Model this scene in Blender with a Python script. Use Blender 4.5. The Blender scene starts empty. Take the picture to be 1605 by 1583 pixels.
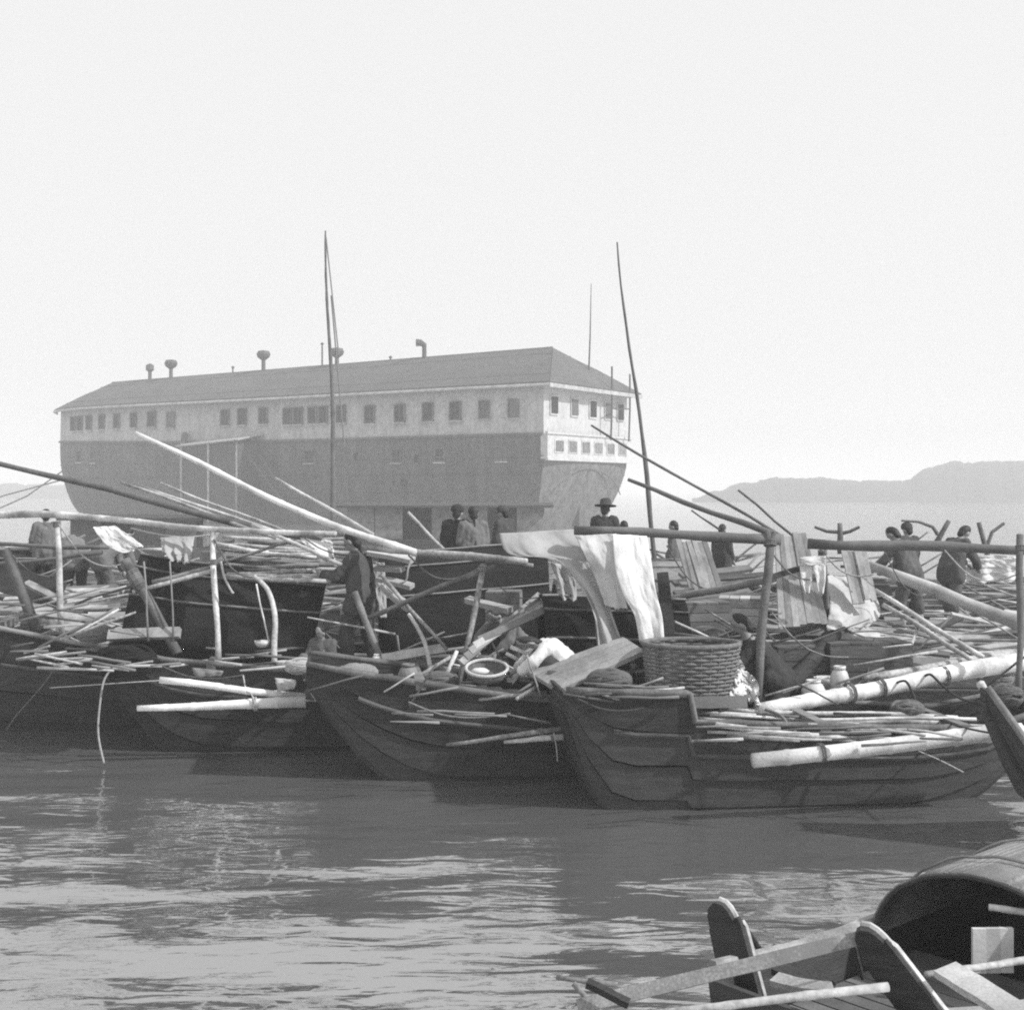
import bpy, math, random
from mathutils import Vector, Matrix, noise
random.seed(7)
V = Vector
sc = bpy.context.scene
COL = sc.collection
# ------------------------------------------------------------------ camera
FOC, EYE, HOR, CX = 2000.0, 2.9, 770.0, 802.5      # focal length in photo pixels, eye height, horizon row
cam = bpy.data.cameras.new('camera'); cam_o = bpy.data.objects.new('camera', cam); COL.objects.link(cam_o)
cam.sensor_width = 36.0; cam.sensor_fit = 'HORIZONTAL'; cam.lens = 36.0 * FOC / 1605.0
cam.shift_y = -(791.5 - HOR) / 1605.0
cam.clip_start = 0.1; cam.clip_end = 8000
cam_o.location = (0, 0, EYE); cam_o.rotation_euler = (math.radians(90), 0, 0)
sc.camera = cam_o
# ------------------------------------------------------------------ sky, sun, exposure
SUN_DIR = V((0.75, -0.26, 0.68)).normalized()
sun_el = math.asin(SUN_DIR.z); sun_az = math.atan2(SUN_DIR.x, SUN_DIR.y)
w = bpy.data.worlds.new('World'); sc.world = w; w.use_nodes = True
nt = w.node_tree; nt.nodes.clear()
sky = nt.nodes.new('ShaderNodeTexSky'); sky.sky_type = 'NISHITA'; sky.sun_disc = False
sky.sun_elevation = sun_el; sky.sun_rotation = sun_az; sky.dust_density = 6.0; sky.air_density = 1.0
bw = nt.nodes.new('ShaderNodeRGBToBW')
mx = nt.nodes.new('ShaderNodeMix'); mx.data_type = 'FLOAT'; mx.inputs[0].default_value = 0.80
mx.inputs[3].default_value = 10.5
bg = nt.nodes.new('ShaderNodeBackground'); bg.inputs['Strength'].default_value = 0.1
wo = nt.nodes.new('ShaderNodeOutputWorld')
nt.links.new(sky.outputs[0], bw.inputs[0]); nt.links.new(bw.outputs[0], mx.inputs[2])
nt.links.new(mx.outputs[0], bg.inputs['Color']); nt.links.new(bg.outputs[0], wo.inputs[0])
sl = bpy.data.lights.new('sun', 'SUN'); sl.energy = 4.6; sl.angle = math.radians(1.5); sl.color = (1, 1, 1)
so = bpy.data.objects.new('sun', sl); COL.objects.link(so)
so.rotation_euler = SUN_DIR.to_track_quat('Z', 'Y').to_euler(); so.location = (20, 10, 40)
sc.view_settings.view_transform = 'Standard'; sc.view_settings.look = 'None'
sc.view_settings.exposure = 0.0; sc.view_settings.gamma = 1.0; sc.view_settings.use_curve_mapping = False
sc.cycles.use_denoising = False; sc.cycles.filter_width = 2.0; sc.cycles.volume_bounces = 1; sc.cycles.max_bounces = 6; sc.cycles.volume_max_steps = 64

# ------------------------------------------------------------------ helpers
def U(px, py, d):
    """world point seen at photo pixel (px,py) at distance d along the view axis"""
    return V(((px - CX) / FOC * d, d, EYE - (py - HOR) / FOC * d))
def wpx(width, d): return 0.5 * width * d / FOC     # radius of something `width` pixels thick

MATS = {}
def mat(name, val, rough=0.8, var=0.25, scale=8.0, bump=0.3, fine=60.0, stretch=(1, 1, 1), spec=0.3, stain=0.0, scuff=0.0, weave=0.0):
    m = bpy.data.materials.new(name); m.use_nodes = True; n = m.node_tree; b = n.nodes['Principled BSDF']
    tc = n.nodes.new('ShaderNodeTexCoord'); mp = n.nodes.new('ShaderNodeMapping'); mp.inputs['Scale'].default_value = stretch
    n.links.new(tc.outputs['Object'], mp.inputs[0])
    n1 = n.nodes.new('ShaderNodeTexNoise'); n1.inputs['Scale'].default_value = scale; n1.inputs['Detail'].default_value = 5
    n2 = n.nodes.new('ShaderNodeTexNoise'); n2.inputs['Scale'].default_value = fine; n2.inputs['Detail'].default_value = 3
    n.links.new(mp.outputs[0], n1.inputs['Vector']); n.links.new(mp.outputs[0], n2.inputs['Vector'])
    oi = n.nodes.new('ShaderNodeObjectInfo')
    a = n.nodes.new('ShaderNodeMath'); a.operation = 'MULTIPLY_ADD'; n.links.new(n1.outputs['Fac'], a.inputs[0]); a.inputs[1].default_value = 1.2; 
    f2 = n.nodes.new('ShaderNodeMath'); f2.operation = 'MULTIPLY_ADD'; n.links.new(n2.outputs['Fac'], f2.inputs[0]); f2.inputs[1].default_value = 0.8; f2.inputs[2].default_value = -0.5
    n.links.new(f2.outputs[0], a.inputs[2])
    r = n.nodes.new('ShaderNodeMath'); r.operation = 'MULTIPLY_ADD'; n.links.new(oi.outputs['Random'], r.inputs[0]); r.inputs[1].default_value = 0.7; r.inputs[2].default_value = -0.35
    s = n.nodes.new('ShaderNodeMath'); s.operation = 'ADD'; n.links.new(a.outputs[0], s.inputs[0]); n.links.new(r.outputs[0], s.inputs[1])
    cr = n.nodes.new('ShaderNodeValToRGB'); e = cr.color_ramp.elements
    lo, hi = val * (1 - var), min(0.9, val * (1 + var))
    e[0].position = 0.1; e[0].color = (lo, lo, lo, 1); e[1].position = 0.95; e[1].color = (hi, hi, hi, 1)
    n.links.new(s.outputs[0], cr.inputs[0])
    src = cr.outputs[0]
    if stain:
        n3 = n.nodes.new('ShaderNodeTexNoise'); n3.inputs['Scale'].default_value = 2.3; n3.inputs['Detail'].default_value = 7
        n.links.new(tc.outputs['Object'], n3.inputs['Vector'])
        c3 = n.nodes.new('ShaderNodeValToRGB'); c3.color_ramp.elements[0].position = 0.45; c3.color_ramp.elements[1].position = 0.62
        g = 1 - stain; c3.color_ramp.elements[0].color = (1, 1, 1, 1); c3.color_ramp.elements[1].color = (g, g, g, 1)
        n.links.new(n3.outputs['Fac'], c3.inputs[0])
        mm = n.nodes.new('ShaderNodeMixRGB'); mm.blend_type = 'MULTIPLY'; mm.inputs[0].default_value = 1
        n.links.new(src, mm.inputs[1]); n.links.new(c3.outputs[0], mm.inputs[2]); src = mm.outputs[0]
    if scuff:
        mq = n.nodes.new('ShaderNodeMapping'); mq.inputs['Scale'].default_value = (1.2, 1.2, 9.0); n.links.new(tc.outputs['Object'], mq.inputs[0])
        n4 = n.nodes.new('ShaderNodeTexNoise'); n4.inputs['Scale'].default_value = 5.0; n4.inputs['Detail'].default_value = 8; n4.inputs['Roughness'].default_value = 0.7
        n.links.new(mq.outputs[0], n4.inputs['Vector'])
        c4 = n.nodes.new('ShaderNodeValToRGB'); c4.color_ramp.elements[0].position = 0.52; c4.color_ramp.elements[1].position = 0.78
        c4.color_ramp.elements[0].color = (0, 0, 0, 1); c4.color_ramp.elements[1].color = (1, 1, 1, 1); n.links.new(n4.outputs['Fac'], c4.inputs[0])
        m4 = n.nodes.new('ShaderNodeMixRGB'); n.links.new(c4.outputs[0], m4.inputs[0]); n.links.new(src, m4.inputs[1]); m4.inputs[2].default_value = (scuff, scuff, scuff, 1); src = m4.outputs[0]
    n.links.new(src, b.inputs['Base Color'])
    b.inputs['Roughness'].default_value = rough; b.inputs['Specular IOR Level'].default_value = spec
    if weave:
        hs = []
        for ax, rot in (('X', 0.0), ('Z', 0.0)):
            wv = n.nodes.new('ShaderNodeTexWave'); wv.bands_direction = ax; wv.inputs['Scale'].default_value = weave; wv.inputs['Distortion'].default_value = 1.5; wv.inputs['Detail'].default_value = 2
            n.links.new(tc.outputs['Object'], wv.inputs['Vector']); hs.append(wv.outputs['Fac'])
        wm = n.nodes.new('ShaderNodeMath'); wm.operation = 'MAXIMUM'; n.links.new(hs[0], wm.inputs[0]); n.links.new(hs[1], wm.inputs[1])
        wa = n.nodes.new('ShaderNodeMath'); wa.operation = 'MULTIPLY_ADD'; n.links.new(wm.outputs[0], wa.inputs[0]); wa.inputs[1].default_value = 0.7; n.links.new(s.outputs[0], wa.inputs[2]); s = wa
        wq = n.nodes.new('ShaderNodeMixRGB'); wq.blend_type = 'MULTIPLY'; wq.inputs[0].default_value = 0.35; n.links.new(src, wq.inputs[1]); n.links.new(wm.outputs[0], wq.inputs[2]); n.links.new(wq.outputs[0], b.inputs['Base Color'])
    if bump:
        bp = n.nodes.new('ShaderNodeBump'); bp.inputs['Strength'].default_value = bump; bp.inputs['Distance'].default_value = 0.02
        n.links.new(s.outputs[0], bp.inputs['Height']); n.links.new(bp.outputs[0], b.inputs['Normal'])
    MATS[name] = m; return m
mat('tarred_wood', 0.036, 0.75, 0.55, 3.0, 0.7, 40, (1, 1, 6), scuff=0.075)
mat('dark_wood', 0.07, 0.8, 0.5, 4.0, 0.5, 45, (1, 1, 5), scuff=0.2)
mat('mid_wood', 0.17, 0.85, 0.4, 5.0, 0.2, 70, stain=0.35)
mat('grey_board', 0.27, 0.9, 0.35, 7.0, 0.3, 90, (4, 4, 1), stain=0.3)
mat('bamboo_big', 0.64, 0.6, 0.3, 4.0, 0.25, 40, spec=0.3, stain=0.4)
mat('pale_wood', 0.36, 0.85, 0.5, 6.0, 0.12, 90, stain=0.35)
mat('bamboo', 0.44, 0.65, 0.65, 3.0, 0.3, 30, spec=0.3, stain=0.5)
mat('old_bamboo', 0.20, 0.75, 0.5, 4.0, 0.3, 50, stain=0.4)
mat('dark_pole', 0.12, 0.8, 0.4, 5.0, 0.3, 50, stain=0.3)
mat('mat_dark', 0.030, 0.95, 0.6, 3.0, 0.9, 55, (1, 1, 3), spec=0.1, weave=24, scuff=0.07)
mat('mat_pale', 0.30, 0.95, 0.35, 5.0, 0.6, 60, (1, 1, 4), stain=0.3, weave=34)
mat('cloth_white', 0.60, 0.9, 0.25, 3.0, 0.25, 80, stain=0.15)
mat('cloth_grey', 0.42, 0.9, 0.25, 3.0, 0.3, 80, stain=0.25)
mat('cloth_dark', 0.045, 0.95, 0.4, 5.0, 0.4, 80)
mat('cloth_soft', 0.075, 0.95, 0.4, 5.0, 0.4, 80)
mat('cloth_mid', 0.12, 0.95, 0.4, 5.0, 0.4, 80)
mat('skin', 0.26, 0.6, 0.12, 6.0, 0.1, 80)
mat('hair', 0.015, 0.5, 0.3, 20, 0.4, 120)
mat('rope', 0.16, 0.95, 0.4, 30, 0.6, 150)
mat('pale_rope', 0.40, 0.95, 0.3, 30, 0.6, 150)
mat('wicker', 0.15, 0.9, 0.45, 25, 0.4, 120)
mat('straw', 0.38, 0.9, 0.3, 25, 0.4, 120)
mat('pottery', 0.5, 0.4, 0.2, 8, 0.1, 60)
mat('hulk_tar', 0.115, 0.8, 0.5, 0.5, 0.3, 3.0, (2, 2, 0.5), stain=0.35)
mat('hulk_paint', 0.46, 0.8, 0.25, 0.5, 0.2, 3.0, (2, 2, 0.4), stain=0.22)
mat('hulk_white', 0.47, 0.8, 0.12, 0.5, 0.2, 3.0, stain=0.15)
mat('hulk_roof', 0.085, 0.85, 0.25, 0.3, 0.3, 2.5, (1, 1, 3), stain=0.2)
mat('glass_dark', 0.012, 0.9, 0.3, 1.0, 0.0, 6, spec=0.05)
mat('iron', 0.06, 0.7, 0.3, 6, 0.3, 40)
mat('hill', 0.03, 0.95, 0.5, 0.05, 0.0, 0.4)
mat('mud', 0.15, 0.9, 0.3, 0.2, 0.3, 2)

class MB:
    def __init__(s): s.v = []; s.f = []
    def add(s, vs, fs):
        o = len(s.v); s.v += [V(p) for p in vs]; s.f += [tuple(i + o for i in q) for q in fs]; return s
    def box8(s, p):       # p: 4 bottom (ccw from above) + 4 top corners
        return s.add(p, [(3, 2, 1, 0), (4, 5, 6, 7), (0, 1, 5, 4), (1, 2, 6, 5), (2, 3, 7, 6), (3, 0, 4, 7)])
    def box(s, c, ax, ay, az):   # centre + half vectors
        c, ax, ay, az = V(c), V(ax), V(ay), V(az)
        return s.box8([c - ax - ay - az, c + ax - ay - az, c + ax + ay - az, c - ax + ay - az,
                       c - ax - ay + az, c + ax - ay + az, c + ax + ay + az, c - ax + ay + az])
    def tube(s, pts, rad, n=8, cap=True, flat=1.0):
        pts = [V(p) for p in pts]; N = len(pts)
        if not isinstance(rad, (list, tuple)): rad = [rad] * N
        prev = None; rings = []; o = len(s.v)
        for i, p in enumerate(pts):
            t = (pts[min(i + 1, N - 1)] - pts[max(i - 1, 0)])
            if t.length < 1e-9: t = V((0, 0, 1))
            t.normalize()
            if prev is None:
                a = V((0, 0, 1)) if abs(t.z) < 0.9 else V((1, 0, 0))
                u = t.cross(a).normalized()
            else:
                u = (prev - t * prev.dot(t)); u = u.normalized() if u.length > 1e-6 else t.orthogonal().normalized()
            prev = u; q = t.cross(u)
            for k in range(n):
                an = 2 * math.pi * k / n
                s.v.append(p + u * (math.cos(an) * rad[i]) + q * (math.sin(an) * rad[i] * flat))
        for i in range(N - 1):
            for k in range(n):
                a = o + i * n + k; b = o + i * n + (k + 1) % n
                s.f.append((a, b, b + n, a + n))
        if cap:
            s.f.append(tuple(o + k for k in range(n))[::-1]); s.f.append(tuple(o + (N - 1) * n + k for k in range(n)))
        return s
    def grid(s, P, closed=False):      # P[i][j]
        o = len(s.v); m = len(P[0])
        for row in P: s.v += [V(p) for p in row]
        for i in range(len(P) - 1):
            for j in range(m - 1 if not closed else m):
                a = o + i * m + j; b = o + i * m + (j + 1) % m
                s.f.append((a, b, b + m, a + m))
        return s
    def slab(s, P, th):               # thick sheet following grid P
        R, C_ = len(P), len(P[0]); Q = [[None] * C_ for _ in range(R)]
        for i in range(R):
            for j in range(C_):
                du = V(P[i][min(j + 1, C_ - 1)]) - V(P[i][max(j - 1, 0)]); dv = V(P[min(i + 1, R - 1)][j]) - V(P[max(i - 1, 0)][j])
                n = du.cross(dv); n = n.normalized() if n.length > 1e-9 else V((0, -1, 0))
                Q[i][j] = V(P[i][j]) + n * th
        o = len(s.v); s.grid(P); o2 = len(s.v); s.grid(Q)
        edge = [(0, j) for j in range(C_)] + [(i, C_ - 1) for i in range(1, R)] + [(R - 1, j) for j in range(C_ - 2, -1, -1)] + [(i, 0) for i in range(R - 2, 0, -1)]
        for k in range(len(edge)):
            a = edge[k]; b = edge[(k + 1) % len(edge)]
            s.f.append((o + a[0] * C_ + a[1], o2 + a[0] * C_ + a[1], o2 + b[0] * C_ + b[1], o + b[0] * C_ + b[1]))
        return s
    def ell(s, c, r, n=10, m=7, rot=None):
        c = V(c); P = []
        for i in range(m + 1):
            th = math.pi * i / m; row = []
            for k in range(n):
                ph = 2 * math.pi * k / n
                p = V((math.sin(th) * math.cos(ph) * r[0], math.sin(th) * math.sin(ph) * r[1], math.cos(th) * r[2]))
                if rot: p = rot @ p
                row.append(c + p)
            P.append(row)
        return s.grid(P, True)
    def lathe(s, c, prof, n=16, ax=None):
        c = V(c); P = []
        for r, z in prof:
            row = [V((r * math.cos(2 * math.pi * k / n), r * math.sin(2 * math.pi * k / n), z)) for k in range(n)]
            P.append([c + (ax @ p if ax else p) for p in row])
        return s.grid(P, True)
    def build(s, name, m, parent=None, origin=None, smooth=False):
        if parent is not None: org = V(parent['_o']) if '_o' in parent.keys() else parent_origin(parent)
        elif origin is not None: org = V(origin)
        else:
            n = len(s.v); org = V((sum(p.x for p in s.v) / n, sum(p.y for p in s.v) / n, min(p.z for p in s.v)))
        me = bpy.data.meshes.new(name); me.from_pydata([p - org for p in s.v], [], s.f); me.update()
        me.materials.append(MATS[m])
        if smooth: me.polygons.foreach_set('use_smooth', [True] * len(me.polygons))
        o = bpy.data.objects.new(name, me); COL.objects.link(o)
        if parent is None: o.location = org
        else: o.parent = parent
        return o
ORG = {}
def parent_origin(o):
    p = V((0, 0, 0))
    while o is not None: p += o.location; o = o.parent
    return p
def tag(o, label=None, cat=None, group=None, kind=None):
    if label: o['label'] = label
    if cat: o['category'] = cat
    if group: o['group'] = group
    if kind: o['kind'] = kind
    return o
def empty(name, loc, label=None, cat=None, group=None):
    o = bpy.data.objects.new(name, None); COL.objects.link(o); o.location = loc; o.empty_display_size = 0.2
    return tag(o, label, cat, group)

def pole_mesh(p0, p1, r0, r1, bow=0.0, bam=True, n=9):
    p0, p1 = V(p0), V(p1); L = (p1 - p0).length; mb = MB()
    ph = random.random() * 6; seg = max(3, min(26, int(L / (0.32 if bam else 0.4)) + 1))
    pts, rs = [], []
    d = (p1 - p0).normalized(); side = d.cross(V((0, 1, 0.2))).normalized()
    def at(t):
        return p0.lerp(p1, t) + V((0, 0, -bow)) * (4 * t * (1 - t)) + side * (0.016 * L * math.sin(t * 5 + ph) * t * (1 - t) * 2 + 0.004 * math.sin(t * L * 4.3 + ph * 3)) + V((0, 0, 1)) * (0.012 * L * math.sin(t * 3.3 + ph * 2) * t * (1 - t))
    for i in range(seg + 1):
        t = i / seg; r = r0 + (r1 - r0) * t
        if bam and 0 < i < seg:
            e = 0.012 / L
            pts += [at(t - 3 * e), at(t - e), at(t + e), at(t + 3 * e)]; rs += [r, r * 1.09, r * 1.09, r]
        else:
            pts.append(at(t)); rs.append(r * (1 if bam else random.uniform(0.86, 1.12)))
    mb.tube(pts, rs, n)
    return mb
def pole(label, a, b, wa, wb, m='bamboo', name='bamboo_pole', cat='pole', group=None, bow=0.0, bam=True):
    """a, b = (px, py, distance); wa, wb = thickness in photo pixels"""
    p0, p1 = U(*a), U(*b)
    mb = pole_mesh(p0, p1, wpx(wa, a[2]) * .9, wpx(wb, b[2]) * .9, bow, bam)
    o = mb.build(name, m, smooth=True)
    return tag(o, label, cat, group)
def lash(parent, p, axis, r, m='rope', turns=3, name='lashing'):
    """rope turns round a pole at p"""
    axis = V(axis).normalized(); u = axis.orthogonal().normalized(); q = axis.cross(u); pts = []
    N = turns * 10
    for i in range(N + 1):
        an = 2 * math.pi * i / 10; pts.append(V(p) + u * math.cos(an) * r + q * math.sin(an) * r + axis * (0.022 * (i / 10 - turns / 2)))
    return MB().tube(pts, 0.010, 5).build(name, m, parent)
def rope(label, pts, r=0.008, m='rope', name='rope', group=None, sm=8):
    P = [U(*p) for p in pts]; out = []
    for i in range(len(P) - 1):
        p0 = P[max(i - 1, 0)]; p1 = P[i]; p2 = P[i + 1]; p3 = P[min(i + 2, len(P) - 1)]
        for k in range(sm):
            t = k / sm
            out.append(0.5 * ((2 * p1) + (p2 - p0) * t + (2 * p0 - 5 * p1 + 4 * p2 - p3) * t * t + (3 * p1 - p0 - 3 * p2 + p3) * t ** 3))
    out.append(P[-1])
    return tag(MB().tube(out, r, 6).build(name, m, smooth=True), label, 'rope', group)
def plank(label, a, b, wid, th, m='pale_wood', name='loose_plank', group=None, cat='plank', up=None, warp=0.01):
    """board from a to b, wid/th in metres"""
    p0, p1 = U(*a), U(*b); d = (p1 - p0).normalized(); up = V(up or (0, -0.35, 1)); s = d.cross(up).normalized(); n = s.cross(d).normalized()
    P = []
    for i in range(7):
        t = i / 6; c = p0.lerp(p1, t) + n * warp * math.sin(t * 3 + wid * 50)
        e = 1 + 0.04 * math.sin(i * 2.1 + wid * 90)
        P.append([c - s * wid / 2 * e, c - s * wid / 6, c + s * wid / 6, c + s * wid / 2 * e])
    return tag(MB().slab(P, th).build(name, m), label, cat, group)
def cloth(label, Lp, Rp, m='cloth_white', name='hanging_cloth', folds=3, amp=0.03, nu=26, nv=34, th=0.003, group=None, cat='cloth', seed=0):
    """sheet between a left and a right edge, each a list of (px,py,d)"""
    def samp(E, t):
        x = t * (len(E) - 1); i = min(int(x), len(E) - 2); f = x - i
        p = [U(*E[max(0, min(len(E) - 1, k))]) for k in (i - 1, i, i + 1, i + 2)]
        return 0.5 * ((2 * p[1]) + (p[2] - p[0]) * f + (2 * p[0] - 5 * p[1] + 4 * p[2] - p[3]) * f * f + (3 * p[1] - p[0] - 3 * p[2] + p[3]) * f ** 3)
    P = []
    for i in range(nv + 1):
        t = i / nv; a, b = samp(Lp, t), samp(Rp, t); row = []
        for j in range(nu + 1):
            s = j / nu; p = a.lerp(b, s)
            k = amp * (0.35 + 0.65 * t) * math.sin(s * folds * 2 * math.pi + seed + 0.8 * math.sin(t * 3 + seed))
            k += amp * (0.8 * noise.noise(V((s * 5 + seed, t * 6, seed))) + 0.45 * noise.noise(V((s * 13, t * 15, seed + 4))) + 0.2 * noise.noise(V((s * 30, t * 34, seed))))
            if i == nv: p = p + V((0, 0, 0.05 * noise.noise(V((s * 9, seed, 1)))))
            row.append(p + V((0.2 * k, k, 0.15 * k)))
        P.append(row)
    return tag(MB().slab(P, th).build(name, m, smooth=True), label, cat, group)

# ------------------------------------------------------------------ setting: river, shores, haze
def water_material():
    m = bpy.data.materials.new('river_water'); m.use_nodes = True; n = m.node_tree; b = n.nodes['Principled BSDF']
    b.inputs['Base Color'].default_value = (0.10, 0.10, 0.10, 1); b.inputs['Roughness'].default_value = 0.05
    b.inputs['IOR'].default_value = 4.8; b.inputs['Specular IOR Level'].default_value = 0.5
    tc = n.nodes.new('ShaderNodeTexCoord')
    def wave(scale, st, det=3, dist=0.0, rotz=0.0):
        mp = n.nodes.new('ShaderNodeMapping'); mp.inputs['Scale'].default_value = st; mp.inputs['Rotation'].default_value = (0, 0, rotz)
        n.links.new(tc.outputs['Object'], mp.inputs[0])
        t = n.nodes.new('ShaderNodeTexNoise'); t.inputs['Scale'].default_value = scale; t.inputs['Detail'].default_value = det
        t.inputs['Distortion'].default_value = dist
        n.links.new(mp.outputs[0], t.inputs['Vector']); return t.outputs['Fac']
    def mul(x, k):
        a = n.nodes.new('ShaderNodeMath'); a.operation = 'MULTIPLY'; n.links.new(x, a.inputs[0]); a.inputs[1].default_value = k; return a.outputs[0]
    def add(x, y):
        a = n.nodes.new('ShaderNodeMath'); a.operation = 'ADD'; n.links.new(x, a.inputs[0]); n.links.new(y, a.inputs[1]); return a.outputs[0]
    h = add(add(mul(wave(0.40, (1, 2.4, 1), 1, 0.3, 0.12), 0.12), mul(wave(1.5, (1, 2.8, 1), 2, 0.5, -0.08), 0.021)), mul(wave(6.0, (1, 2.4, 1), 2, 0.4, 0.2), 0.0020))
    bp = n.nodes.new('ShaderNodeBump'); bp.inputs['Strength'].default_value = 1.0; bp.inputs['Distance'].default_value = 1.0
    n.links.new(h, bp.inputs['Height']); n.links.new(bp.outputs[0], b.inputs['Normal'])
    MATS['water'] = m
water_material()
mb = MB(); mb.add([(-2500, -300, 0), (2500, -300, 0), (2500, 2500, 0), (-2500, 2500, 0)], [(0, 1, 2, 3)])
tag(mb.build('river', 'water', origin=(0, 0, 0)), kind='structure')

def ridge(name, prof, d, depth, seed):
    """a low wooded shore: prof = [(px, height above the water in m)]; real depth `depth` behind d"""
    P = []
    xs = [(p[0] - CX) / FOC * d for p in prof]; hs = [p[1] for p in prof]
    N = 260
    for j in range(9):
        t = j / 8; row = []
        env = math.sin(min(1, t * 2.2) * math.pi / 2) if t < 0.5 else math.cos((t - 0.5) * math.pi)
        for i in range(N + 1):
            x = xs[0] + (xs[-1] - xs[0]) * i / N
            k = 0
            while k < len(xs) - 2 and x > xs[k + 1]: k += 1
            f = (x - xs[k]) / (xs[k + 1] - xs[k]); f = f * f * (3 - 2 * f)
            h = hs[k] + (hs[k + 1] - hs[k]) * f
            h *= env; h += (0.8 * noise.noise(V((x * 0.25, j * 0.7, seed))) + 0.5 * noise.noise(V((x * 0.9, j * 1.7, seed)))) * min(1, h * 0.4)
            row.append(V((x * (1 + t * depth / d), d + t * depth, max(h, -0.4) if j not in (0, 8) else -0.5)))
        P.append(row)
    return tag(MB().grid(P).build(name, 'hill', smooth=True), kind='structure')
ridge('hill', [(x, 2.9 + (770 - y) / FOC * 340) for x, y in ((1085, 783), (1120, 771), (1165, 756), (1210, 746), (1290, 746), (1350, 752), (1420, 750), (1455, 728), (1490, 717), (1560, 716), (1700, 712), (1900, 722))], 340, 110, 1)
ridge('hill', [(x, 2.9 + (770 - y) / FOC * 520) for x, y in ((-500, 750), (-200, 752), (-50, 755), (40, 758), (120, 760), (230, 763), (400, 767))], 520, 80, 5)

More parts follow.
